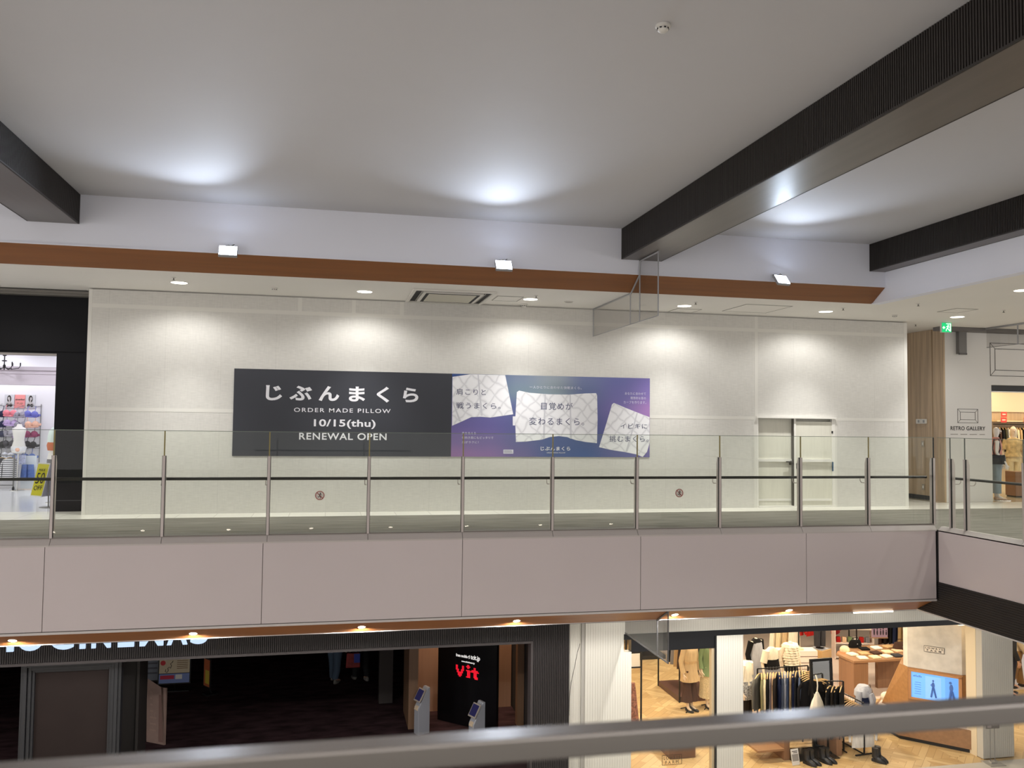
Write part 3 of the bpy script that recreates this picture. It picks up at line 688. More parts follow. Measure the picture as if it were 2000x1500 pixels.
def gradient_sheet():
    cols = [[(40,70,128),(70,92,140),(112,124,148),(150,160,172),(110,120,160),(100,104,160),(112,102,164)],
            [(52,84,142),(84,104,142),(110,128,144),(132,148,158),(98,110,150),(108,106,164),(124,108,172)],
            [(86,92,150),(92,96,150),(88,98,142),(90,104,146),(92,100,150),(116,106,166),(158,120,180)],
            [(104,96,154),(98,92,150),(84,88,138),(76,88,138),(84,92,142),(100,96,154),(150,116,176)],
            [(122,102,160),(112,98,154),(90,92,142),(66,86,138),(60,84,138),(92,92,146),(120,104,160)],
            [(150,112,164),(136,106,160),(104,96,146),(64,86,140),(50,82,140),(84,90,146),(104,98,156)]]
    NX, NZ = 48, 24; x0, x1, z0, z1 = 2.283, 6.243, 1.016, 2.578
    vs = []; cs = []
    for j in range(NZ+1):
        for i in range(NX+1):
            u, v = i/NX*6, (1-j/NZ)*5; a, b = min(int(u),5), min(int(v),4); fu, fv = u-a, v-b
            fu = fu*fu*(3-2*fu); fv = fv*fv*(3-2*fv)
            q = [sum(w_*lin(cols[r][c])[k] for w_, r, c in (((1-fu)*(1-fv),b,a),(fu*(1-fv),b,a+1),((1-fu)*fv,b+1,a),(fu*fv,b+1,a+1))) for k in range(3)]
            vs.append((x0+(x1-x0)*i/NX, W-0.012, z0+(z1-z0)*j/NZ)); cs.append((*q, 1))
    n = len(vs); fs = [(j*(NX+1)+i, j*(NX+1)+i+1, (j+1)*(NX+1)+i+1, (j+1)*(NX+1)+i) for j in range(NZ) for i in range(NX)]
    mb = MB().add(vs, fs); m = mat('banner_colour_print', (128,128,128), 0.5); nt, b = nodes_of(m)
    at_ = nt.nodes.new('ShaderNodeVertexColor'); at_.layer_name = 'ink'; nt.links.new(at_.outputs[0], b.inputs['Base Color'])
    me = mb.mesh('print_sheet', m); ca = me.color_attributes.new('ink', 'FLOAT_COLOR', 'POINT')
    for i, c in enumerate(cs): ca.data[i].color = c
    link('print_sheet', me, pn)
    MB().box(x0, x1, W-0.0115, W-0.004, z0, z1).build('sheet_backing', BLACK, pn)
gradient_sheet()
def quilt_mat():
    m = mat('printed_quilt_white', (214,214,218), 0.6); nt, b = nodes_of(m); L = nt.links.new
    tc = nt.nodes.new('ShaderNodeTexCoord'); val = None
    for rot in (0.9, -0.75):
        mp = nt.nodes.new('ShaderNodeMapping'); mp.inputs['Rotation'].default_value = (0, rot, 0)
        L(tc.outputs['Object'], mp.inputs[0]); wv = nt.nodes.new('ShaderNodeTexWave'); wv.inputs['Scale'].default_value = 1.55
        wv.inputs['Distortion'].default_value = 2.6; wv.inputs['Detail'].default_value = 1; wv.inputs['Detail Scale'].default_value = 2.5
        L(mp.outputs[0], wv.inputs['Vector'])
        pw = nt.nodes.new('ShaderNodeMath'); pw.operation = 'POWER'; pw.inputs[1].default_value = 0.22; L(wv.outputs['Fac'], pw.inputs[0])
        if val is None: val = pw.outputs[0]
        else:
            k = nt.nodes.new('ShaderNodeMath'); k.operation = 'MINIMUM'; L(val, k.inputs[0]); L(pw.outputs[0], k.inputs[1]); val = k.outputs[0]
    r = nt.nodes.new('ShaderNodeValToRGB'); r.color_ramp.elements[0].color = (*lin((196,196,202)),1); r.color_ramp.elements[1].color = (*lin((232,232,236)),1)
    r.color_ramp.elements[1].position = 0.75
    L(val, r.inputs[0]); L(r.outputs[0], b.inputs['Base Color']); return m
QUILT = quilt_mat(); FOLD = mat('printed_quilt_fold', (200,200,207), 0.6)
P1 = [(2.29,2.518),(2.458,2.545),(2.635,2.574),(3.306,2.574),(3.391,2.19),(3.472,1.827),(3.251,1.793),(3.025,1.758),(2.847,1.772),(2.658,1.762),(2.471,1.674),(2.297,1.596)]
P2 = [(3.531,1.299),(3.512,1.722),(3.539,2.252),(3.582,2.283),(3.777,2.245),(4.168,2.223),(4.588,2.224),(4.912,2.254),(5.125,2.263),(5.148,2.222),(5.161,1.742),(5.152,1.286),(4.919,1.308),(4.719,1.343),(4.545,1.401),(4.373,1.418),(4.201,1.398),(4.03,1.345),(3.739,1.31)]
P3 = [(5.195,1.209),(5.319,1.599),(5.455,2.047),(5.493,2.079),(5.723,1.99),(5.979,1.897),(6.237,1.808),(6.24,1.293),(6.189,1.122),(6.099,1.02),(5.958,1.073),(5.727,1.116),(5.448,1.155)]
for P, folds in ((P1, [((2.78,2.57),(2.86,1.79)),((2.30,2.05),(2.45,1.68))]), (P2, [((4.10,2.22),(4.08,1.36)),((4.60,2.22),(4.62,1.37))]), (P3, [((5.98,1.89),(5.76,1.12))])):
    # soft printed surround, then the pillow
    p = MB().prism(P, W-0.0135, W-0.0125, 'y').build('pillow_print', QUILT, pn)
    f = MB()
    for a, b in folds: f.prism([(a[0]-0.012,a[1]),(a[0]+0.012,a[1]),(b[0]+0.02,b[1]),(b[0]-0.02,b[1])], W-0.0142, W-0.0136, 'y')
    f.build('printed_fold', FOLD, p)
MB().prism([(3.463,1.787),(3.515,1.787),(3.512,1.614),(3.466,1.614)], W-0.0135, W-0.0125, 'y').build('side_label_print', LET, pn)
INK = mat('banner_indigo_ink', (52,58,96), 0.5); PALE = mat('banner_pale_ink', (218,216,230), 0.5)
YP_ = W-0.0142
for body, x0, x1, z0, z1, m_, bold in (('肩こりと',2.368,2.936,2.18,2.30,INK,0),('戦うまくら。',2.372,3.222,1.92,2.04,INK,0),('一人ひとりに合わせた快眠まくら。',3.788,4.831,2.329,2.384,PALE,0),
        ('目覚めが',4.023,4.652,1.924,2.066,INK,0),('変わるまくら。',3.787,4.887,1.628,1.774,INK,0),('あなたに合わせて',5.721,6.158,2.244,2.296,PALE,0),
        ('理想的な首の',5.837,6.158,2.156,2.208,PALE,0),('カーブを作ります。',5.696,6.166,2.068,2.125,PALE,0),('イビキに',5.635,6.187,1.577,1.677,INK,0),
        ('挑むまくら。',5.408,6.218,1.315,1.438,INK,0),('肩を支える',2.485,2.752,1.436,1.484,PALE,0),('横向き肩にもピッタリで',2.487,3.09,1.35,1.401,PALE,0),
        ('肩がラクに！',2.488,2.806,1.264,1.313,PALE,0),('じぶんまくら',4.019,4.61,1.138,1.215,LET,0.02),('ORDER MADE PILLOW',4.142,4.511,1.085,1.109,LET,0.0)):
    text_fit(body, x0, x1, z0, z1, YP_, 0.001, bold, 1.15).build('lettering', m_, pn)
bx = MB().box(3.288, 3.481, YP_-0.001, YP_, 1.076, 1.152).build('notice_box', PALE, pn)
l_ = MB()
for k in range(3): l_.box(3.30, 3.468-0.01*k, YP_-0.0015, YP_-0.001, 1.094+0.018*k, 1.100+0.018*k)
l_.build('notice_lines', INK, bx)

# ================================================================== marks on the white shop front
INKB = mat('shop_front_ink', (52,47,44), 0.6)
def frame_lines(x0, x1, z0, z1, d, r, y):
    m = MB(); a = [(x0,z0),(x1,z0),(x1,z1),(x0,z1)]; b = [(x0+d,z0+d),(x1-d,z0+d),(x1-d,z1-d),(x0+d,z1-d)]
    for q in (a, b):
        for i in range(4):
            p, s = q[i], q[(i+1) % 4]
            if abs(p[0]-s[0]) < 1e-6: m.box(p[0]-r, p[0]+r, y-0.004, y, min(p[1],s[1])-r, max(p[1],s[1])+r)
            else: m.box(min(p[0],s[0])-r, max(p[0],s[0])+r, y-0.004, y, p[1]-r, p[1]+r)
    for i in range(4):
        p, s = a[i], b[i]; v = Vector((s[0]-p[0], 0, s[1]-p[1])); n = Vector((-v.z, 0, v.x)).normalized()*r
        m.add([(p[0]+n.x,y-0.002,p[1]+n.z),(s[0]+n.x,y-0.002,s[1]+n.z),(s[0]-n.x,y-0.002,s[1]-n.z),(p[0]-n.x,y-0.002,p[1]-n.z)], [(0,1,2,3)])
    return m
t = thing('shop_sign', 'thin dark picture frame emblem with shop lettering on the white shop front', 'sign', (14.18, RW, 1.8), world=True)
frame_lines(13.92, 14.45, 1.785, 2.095, 0.07, 0.004, RW-0.001).build('frame_emblem', INKB, t)
def slab_serif(body, x0, x1, z0, z1, y):
    m = text_fit(body, x0, x1, z0, z1, y, 0.004, 0.012, 1.08); return m
slab_serif('RETRO GALLERY', 13.73, 14.64, 1.615, 1.705, RW-0.001).build('lettering', INKB, t)
s_ = MB()
for a, b in ((13.73,13.93),(13.99,14.17),(14.23,14.43),(14.49,14.64)):
    x = a
    while x < b-0.012: s_.box(x, x+0.011, RW-0.004, RW-0.001, 1.515, 1.530); x += 0.016
s_.build('small_print', mat('faint_shop_ink', (140,134,128), 0.6), t)
t = thing('shop_sign', 'large empty picture frame outline above the entrance of the white shop', 'sign', (15.6, RW, 3.2), world=True)
frame_lines(14.80, 16.9, 2.87, 3.62, 0.13, 0.006, RW-0.001).build('frame_outline', INKB, t)
# ================================================================== ground floor
F = 14.05
struct(MB().box(-14, 24, -6, 13.95, LF-0.1, LF).build('floor_ground', mat('ground_floor_stone', (206,200,190), 0.35, noise=(1.5,0.04))))
struct(MB().box(-14, 4.35, 13.95, 30, LF-0.1, LF).build('floor_cinema', mat('cinema_carpet', (58,41,44), 0.95, noise=((2.2,5,2),0.55), spec=0.1)))
m = MB().box(4.35, 24, 13.95, 17.6, LF-0.1, LF).box(4.35, 9.2, 17.6, 30, LF-0.1, LF)
struct(m.build('floor_parquet', PARQUET))
struct(MB().box(9.2, 24, 17.6, 30, LF-0.1, LF).build('floor_shop_pale', mat('pale_shop_floor', (222,204,192), 0.3, noise=(1.0,0.03))))

def ribbed(x0, x1, z0, z1, y, pitch, gap, mats, name, depth=0.012):
    o = MB().box(x0, x1, y+depth, y+depth+0.15, z0, z1).build(name, mats[1]); struct(o)
    r = MB(); x = x0
    while x < x1-0.006: r.box(x, min(x+pitch-gap, x1), y, y+depth, z0, z1); x += pitch
    r.build('vertical_batten_cladding', mats[0], o); return o
RB = (mat('cinema_batten', (42,36,36), 0.5), mat('cinema_batten_gap', (18,16,17), 0.8))
ribbed(-14, 3.46, -2.005, -1.375, F, 0.031, 0.013, RB, 'wall_cinema_header')
ribbed(3.46, 4.11, LF, -1.375, F, 0.031, 0.013, RB, 'wall_cinema_side')
m = MB().box(-14, 3.46, F-0.015, F+0.2, -2.045, -2.005).box(3.43, 3.47, F-0.012, F+0.2, LF, -2.005)
struct(m.build('trim_13', mat('cinema_portal_edge', (58,52,52), 0.5)))
RW_ = (RIBWHITE, RIBGAP)
ribbed(4.39, 5.22, LF, -2.27, F, 0.045, 0.004, RW_, 'column_window_side', 0.003)
ribbed(4.115, 4.33, LF, -1.375, F+0.05, 0.03, 0.006, RW_, 'column_cinema_side', 0.004)
struct(MB().box(4.33, 4.39, F+0.02, F+0.2, LF, -1.375).build('trim_14', mat('grey_vertical_strip', (164,160,152), 0.5)))
ribbed(4.39, 12.95, -1.96, -1.375, F, 0.045, 0.004, RW_, 'wall_shop_header', 0.003)
ribbed(4.39, 5.08, -2.27, -1.96, F, 0.045, 0.004, RW_, 'wall_shop_header_corner', 0.003)
ribbed(6.81, 7.32, LF, -2.055, F, 0.045, 0.004, RW_, 'column_middle', 0.003)
o = ribbed(12.26, 12.95, LF+0.015, -1.96, F, 0.045, 0.004, RW_, 'column_right', 0.003)
m = MB().box(12.26, 12.40, F+0.16, F+0.42, LF, -1.96).box(12.42, 12.93, F+0.16, F+0.40, LF, -1.96)
struct(m.build('column_right_return', mat('column_return_light_tint', (216,200,170), 0.6)))  # warm light from the shop is painted into the return's colour
m = MB().box(5.08, 12.26, F-0.012, F+0.14, -2.055, -1.96).box(5.22, 6.81, F+0.01, F+0.14, -2.275, -2.055).box(6.775, 6.81, F-0.005, F+0.12, LF, -2.055)
m.box(12.95, 24, F, F+0.14, -2.3, -1.375)
struct(m.build('trim_15', mat('black_shop_lintel', (16,17,20), 0.3)))
wn = thing('window_1', 'shop window between the two white ribbed columns of the clothes shop', 'window', (6.0, F, LF), world=True); struct(wn)
MB().box(5.22, 6.74, F+0.045, F+0.055, LF, -2.275).build('glass_pane', GLASS_CLEAR, wn)
MB().box(6.725, 6.775, F+0.02, F+0.12, LF, -2.275).build('window_frame', mat('bronze_reveal', (190,172,140), 0.4, metal=0.3), wn)
f = frame_lines(5.81, 6.17, -4.25, -4.085, 0.0001, 0.003, F+0.044); f.merge(text_fit('LOWRYS', 5.84, 6.14, -4.16, -4.105, F+0.044, 0.002, 0.0, 1.35)).merge(text_fit('FARM', 5.87, 6.11, -4.235, -4.18, F+0.044, 0.002, 0.0, 1.7))
f.build('glass_lettering', mat('window_ink', (60,52,40), 0.6), wn)
# wire-thin line drawing on the first column
t = thing('line_drawing', 'thin curved dark line drawn on the narrow white ribbed strip by the cinema', 'wall drawing', (4.2, F+0.04, -2.6), world=True)
MB().tube([(4.305,F+0.045,-2.10),(4.26,F+0.045,-2.25),(4.21,F+0.045,-2.5),(4.155,F+0.045,-2.75),(4.125,F+0.045,-3.0),(4.12,F+0.045,-3.3)], 0.003, 6).build('curved_line', INKB, t)
# walls that close the cinema and the shop
CW = mat('cinema_wall_dark', (34,30,31), 0.8)
m = MB().box(-14, 4.35, 26, 26.2, LF, -1.38).box(-14, -13.8, 14.2, 26, LF, -1.38).box(4.12, 4.32, F+0.25, 26, LF, -1.38)
struct(m.build('wall_cinema_inner', CW))
struct(MB().box(1.25, 1.55, 19.3, 19.6, LF, -1.38).build('column_cinema', mat('cinema_column', (52,46,44), 0.8)))
m = MB().box(4.33, 4.5, F+0.25, 26, LF, -1.38).box(4.5, 24, 26, 26.2, LF, -1.38)
struct(m.build('wall_shop_inner', mat('shop_inner_wall', (206,190,164), 0.7)))
# lit ceiling line over the shop front
t = thing('linear_light', 'slim white linear light under the gallery above the clothes shop entrance', 'light', (8.9, 12.60, -1.392))
MB().box(-0.38, 0.38, -0.02, 0.03, -0.018, 0.012).build('housing', mat('lamp_housing_grey'), t)
MB().box(-0.37, 0.37, -0.028, -0.02, -0.016, 0.006).build('diffuser', mat('linear_diffuser', (255,255,255), 0.4, emit=((255,236,205), 5.0)), t)

for i, x in enumerate((4.9, 6.6, 8.3, 10.0, 11.7)):  # unseen fill lamps, added to brighten the ribbed shop header and columns
    downlight(x, 13.25, -1.377, 0.07, 24, 'entrance_fill_lamp', 'downlight', ORD[i]+' added unseen fill lamp above the clothes shop front, counted from the cinema', 'added entrance fill lamps', angle=170, blend=0.4, ring=CHROME)
# --- cinema sign: lit letters
sg = thing('illuminated_sign', 'large glowing white cinema letters on the dark ribbed header, cropped by the gallery', 'sign', (-3.5, F, -1.7), world=True)
LETM = mat('lit_sign_letters', (60,70,84), 0.4, emit=((200,224,255), 1.05))
xs = [('T',-5.62,-5.30),('O',-5.27,-4.93),('H',-4.85,-4.48),('O',-4.43,-4.07),('C',-3.99,-3.66),('I',-3.575,-3.495),('N',-3.41,-3.14),('E',-3.04,-2.81),('M',-2.73,-2.39),('A',-2.34,-2.04),('S',-2.0,-1.74)]
for c, a, b in xs:
    h = text_fit(c, a, b, -1.815, -1.46, F-0.012, 0.035, 0.03); h.build('letter', LETM, sg)
# --- large framed display on the left
t = thing('poster_display', 'tall dark moulded display frame with an empty brown panel in the cinema entrance', 'display frame', (-3.82, 14.6, LF), world=True)
DF = mat('display_frame_grey', (31,31,34), 0.45)
m = MB(); x0, x1, zt = -4.55, -3.10, -2.12
for k, (o_, y_) in enumerate([(0.0,14.60),(0.045,14.57),(0.10,14.60),(0.15,14.63)]):
    w_ = 0.05 if k < 3 else 0.04
    m.box(x0+o_, x0+o_+w_, y_, 14.75, LF, zt-o_).box(x1-o_-w_, x1-o_, y_, 14.75, LF, zt-o_).box(x0+o_+w_, x1-o_-w_, y_, 14.75, zt-o_-w_, zt-o_)
m.build('moulded_frame', DF, t, bevel=0.006)
MB().box(x0+0.19, x1-0.19, 14.68, 14.74, LF, zt-0.19).build('brown_panel', mat('display_brown', (36,28,26), 0.7, noise=(3,0.06), spec=0.15), t)
m = MB().box(-3.27, -2.95, 15.3, 15.9, LF, -1.4).box(-2.985, -2.945, 15.2, 15.3, LF, -1.4)
struct(m.build('column_brown', mat('cinema_brown_column', (30,25,23), 0.6)))
# --- notice stands and banner
def poster_stand(x, y, w_, h_, tilt, lab, build_art, rz=0):
    t = thing('poster_stand', lab, 'poster stand', (x, y, LF), rz, 'cinema poster stands')
    M = Matrix.Rotation(tilt, 3, 'X'); c = Vector((0,0,0.20+h_/2))
    MB().obox(c, (w_+0.05, 0.025, h_+0.05), M).build('board', BLK, t)
    build_art(t, c, M, w_, h_)
    b = MB().tube([(0,0.03,0.2),(0,0.12,0.02)], 0.015).box(-w_/2,w_/2,-0.05,0.22,0,0.025); b.build('stand_base', BLK, t)
    return t
def art_red(t, c, M, w_, h_):
    def p(u0,u1,v0,v1,m_,n,k): MB().obox(c+M @ Vector((w_*((u0+u1)/2-0.5),-0.0135-0.001*k,h_*((v0+v1)/2-0.5))), (w_*(u1-u0),0.002,h_*(v1-v0)), M).build(n, m_, t)
    p(0,1,0,1,mat('poster_cream',(206,190,160),0.6),'printed_sheet',0)
    p(0,1,0.90,1,mat('poster_red',(196,44,52),0.6),'red_heading',1); p(0,1,0,0.36,mat('poster_blue',(120,138,190),0.6),'blue_footer',1); p(0,1,0.345,0.37,mat('poster_navy',(32,34,60),0.6),'navy_rule',2)
    p(0.04,0.5,0.15,0.29,mat('poster_crimson',(188,40,70),0.6),'crimson_label',2); p(0.54,0.76,0.14,0.31,mat('poster_white',(224,220,214),0.6),'white_label',2)
    MB().lathe(c+M @ Vector((-0.38*w_,-0.0155,0.26*h_)), [(0.001,0),(0.085*w_,0),(0.085*w_,0.001),(0.001,0.001)], 20, M=M @ Matrix.Rotation(PI/2,3,'X')).build('red_seal', mat('poster_red'), t)
    pts = [(-0.28,0.02),(-0.3,-0.06),(-0.24,-0.1),(-0.2,-0.03),(-0.22,0.06),(-0.17,0.10),(-0.13,0.05),(-0.1,0.16),(-0.14,0.22),(-0.08,0.27),(-0.05,0.33)]
    MB().tube([c+M @ Vector((a*w_,-0.016,b*h_)) for a,b in pts], 0.008, 6).build('line_figure', INKB, t)
    l_ = MB()
    for k in range(5): l_.obox(c+M @ Vector((0.26*w_,-0.0155,(0.32-0.07*k)*h_)), (0.36*w_,0.001,0.022*h_), M)
    l_.build('text_lines', mat('poster_brown_ink',(120,90,60),0.6), t)
def art_grey(t, c, M, w_, h_):
    MB().obox(c+M @ Vector((0,-0.0135,0)), (w_,0.002,h_), M).build('printed_sheet', mat('poster_greyblue',(120,124,134),0.6), t)
    l_ = MB()
    for k in range(4): l_.obox(c+M @ Vector((0,-0.015,(0.3-0.18*k)*h_)), (0.7*w_,0.001,0.06*h_), M)
    l_.build('text_blocks', mat('poster_greyink',(80,82,92),0.6), t)
def art_yellow(t, c, M, w_, h_):
    MB().obox(c+M @ Vector((0,-0.0135,0)), (w_,0.002,h_), M).build('printed_sheet', mat('poster_orange',(176,92,52),0.6), t)
    MB().obox(c+M @ Vector((0.1*w_,-0.015,-0.15*h_)), (0.7*w_,0.001,0.5*h_), M).build('yellow_block', mat('poster_yellow',(190,168,60),0.6), t)
poster_stand(-3.32, 21.0, 0.66, 0.60, -0.05, 'red, cream and blue poster on a black stand inside the dark cinema', art_red)
poster_stand(-3.86, 21.3, 0.34, 0.62, -0.05, 'narrow grey poster on a stand beside the red and cream poster', art_grey)
poster_stand(-2.55, 20.6, 0.26, 0.60, 0.0, 'orange and yellow poster turned aside on a dark stand in the cinema', art_yellow, math.radians(-55))
t = thing('banner_stand', 'tall pinkish paper display panel leaning beside the brown cinema column', 'display panel', (-3.1, 17.8, LF), world=True)
MB().add([(-3.30,17.85,LF+0.02),(-2.93,17.6,LF+0.02),(-3.02,17.62,LF+1.1),(-3.32,17.85,LF+1.22)], [(0,1,2,3)]).prism([(-3.30,17.86),(-2.93,17.61),(-2.91,17.64),(-3.28,17.89)], LF, LF+1.08, 'z').build('panel', mat('banner_paper', (140,116,106), 0.7, noise=(6,0.1)), t)
MB().add([(-3.05,17.673,LF+0.05),(-2.95,17.605,LF+0.05),(-3.01,17.606,LF+0.95),(-3.06,17.648,LF+0.95)], [(0,1,2,3)]).build('brown_edge_print', mat('banner_brown', (120,92,84), 0.7), t)
l_ = MB()
for k in range(7): l_.obox((-3.17,17.745,LF+0.25+0.12*k), (0.16,0.004,0.03), Matrix.Rotation(-0.59,3,'Z'))
l_.build('text_lines', mat('banner_ink', (150,124,112), 0.7), t)
# --- ticket alcove: warm wood walls, black partition, kiosks
WARM = wood_mat('alcove_wood', (206,160,128), 'z', 0.05, 0.5)
m = MB().box(1.93, 4.1, 18.6, 18.75, LF, -1.38); struct(m.build('wall_alcove', WARM))
m = MB().box(1.74, 1.93, 17.6, 18.75, LF, -1.38).box(3.97, 4.11, 17.4, 17.58, LF, -1.38)
struct(m.build('column_alcove', mat('alcove_brown_post', (112,84,62), 0.5, noise=((20,20,0.5),0.1))))
for i, x in enumerate((2.2, 3.72)):
    t = thing('alcove_spotlight', ('small ceiling spotlight over the ticket machine beside the brown post' if i == 0 else 'small ceiling spotlight over the warm wall right of the black partition'), 'spotlight', (x, 18.3, -1.40))
    MB().lathe((0,0,0), [(0.05,0),(0.05,-0.05),(0.035,-0.07)], 20).build('can', BLK, t, smooth=True)
    MB().lathe((0,0,0), [(0.03,-0.071),(0.03,-0.073),(0.002,-0.073)], 16).build('lens', mat('warm_lens', (255,220,180), 0.4, emit=((255,200,140), 4)), t)
    l = bpy.data.lights.new('alcove_beam', 'SPOT'); l.energy = 110; l.color = (1,0.72,0.48); l.spot_size = math.radians(100); l.spot_blend = 0.6; l.shadow_soft_size = 0.03
    o = bpy.data.objects.new('alcove_beam', l); COL.objects.link(o); o.parent = t; o.location = (0,0,-0.09)
vp = thing('partition', 'glossy black partition with red pixel lettering in the ticket alcove', 'partition', (2.9, 17.5, LF), world=True)
A_, B_ = Vector((2.40, 18.08)), Vector((3.46, 17.06)); d_ = (B_-A_).normalized(); n_ = Vector((-d_.y, d_.x));  n_ = n_ if n_.y > 0 else -n_
MB().prism([tuple(A_), tuple(B_), tuple(B_+n_*0.08), tuple(A_+n_*0.08)], LF, -2.62, 'z').build('body', mat('gloss_black_partition', (8,8,11), 0.25), vp)
# frame of the partition face: x runs along the face, y into it
MV = Matrix(((d_.x, n_.x, 0, A_.x), (d_.y, n_.y, 0, A_.y), (0, 0, 1, 0), (0, 0, 0, 1)))
VW = mat('lit_white_print', (240,240,240), 0.5, emit=((255,250,245), 0.7)); VR = mat('lit_red_print', (230,30,50), 0.5, emit=((235,20,45), 0.8))
for body, x0, x1, z0, z1, bd in (('from mobile',0.46,0.75,-3.215,-3.155,0.02),('tcit.jp',0.83,1.06,-3.25,-3.135,0.02),('www.tohotheater.jp',0.60,0.93,-3.32,-3.275,0.01)):
    text_fit(body, x0, x1, z0, z1, -0.001, 0.003, bd, 1.0, M=MV).build('white_lettering', VW, vp)
px = MB(); u = 0.026
def pixels(rows, x0, z1):
    for r, row in enumerate(rows):
        for c, ch in enumerate(row):
            if ch == '#': px.box(x0+c*u, x0+(c+1)*u-0.002, -0.004, -0.001, z1-(r+1)*u+0.002, z1-r*u)
pixels(['##....##','##....##','##....##','###..###','.##..##.','.######.','..####..','..####..','...##...'], 0.46, -3.385)
pixels(['.##.','####','.##.','....','####','.###','.###','.###','.###','####'], 0.72, -3.35)
pixels(['...##...','...##...','.######.','########','...###..','...###..','...###..','...####.','....###.'], 0.83, -3.385)
px.v = [tuple(MV @ Vector(v)) for v in px.v]; px.build('red_pixel_lettering', VR, vp)
h_ = MB().tube([(0.555,-0.002,-3.17),(0.575,-0.002,-3.15),(0.565,-0.002,-3.12)], 0.006, 5).tube([(0.555,-0.002,-3.125),(0.58,-0.002,-3.10)], 0.006, 5).tube([(0.54,-0.002,-3.15),(0.55,-0.002,-3.11)], 0.005, 5)
h_.v = [tuple(MV @ Vector((v[0]+0.23, v[1], v[2]-0.05))) for v in h_.v]; h_.build('touch_symbol', VW, vp)
def kiosk(x, y, rz, zt, lab):
    t = thing('ticket_kiosk', lab, 'kiosk', (x, y, LF), rz, 'ticket kiosks in the alcove')
    m = MB().prism([(-0.16,0),(0.16,0),(0.16,zt),(0.10,zt),(-0.16,zt-0.42)], -0.11, 0.11, 'y')
    # rotate so that the sloped face looks along -Y
    m.v = [(v[1], v[0], v[2]) for v in m.v]; m.build('cabinet', mat('kiosk_silver', (178,180,188), 0.35, metal=0.3), t, bevel=0.008)
    M = Matrix.Rotation(math.radians(-34), 3, 'X'); c = Vector((0,-0.07,zt-0.16))
    MB().obox(c, (0.30,0.03,0.30), M).build('screen_bezel', mat('kiosk_bezel', (160,150,140), 0.4), t, bevel=0.005)
    MB().obox(c+M @ Vector((0,-0.017,0)), (0.25,0.004,0.24), M).build('screen', mat('kiosk_screen', (36,36,70), 0.3, emit=((50,46,96), 0.2)), t)
    MB().obox(Vector((0,-0.15,zt-0.42)), (0.14,0.04,0.10), M).build('card_reader', mat('kiosk_reader', (196,176,150), 0.4), t, bevel=0.005)
    t.scale = (0.78, 0.82, 0.93)
    return t
kiosk(1.99, 17.35, math.radians(-66), 0.98, 'silver ticket kiosk standing by the brown post of the alcove')
kiosk(2.92, 16.25, math.radians(-66), 0.98, 'silver ticket kiosk standing in front of the black partition')

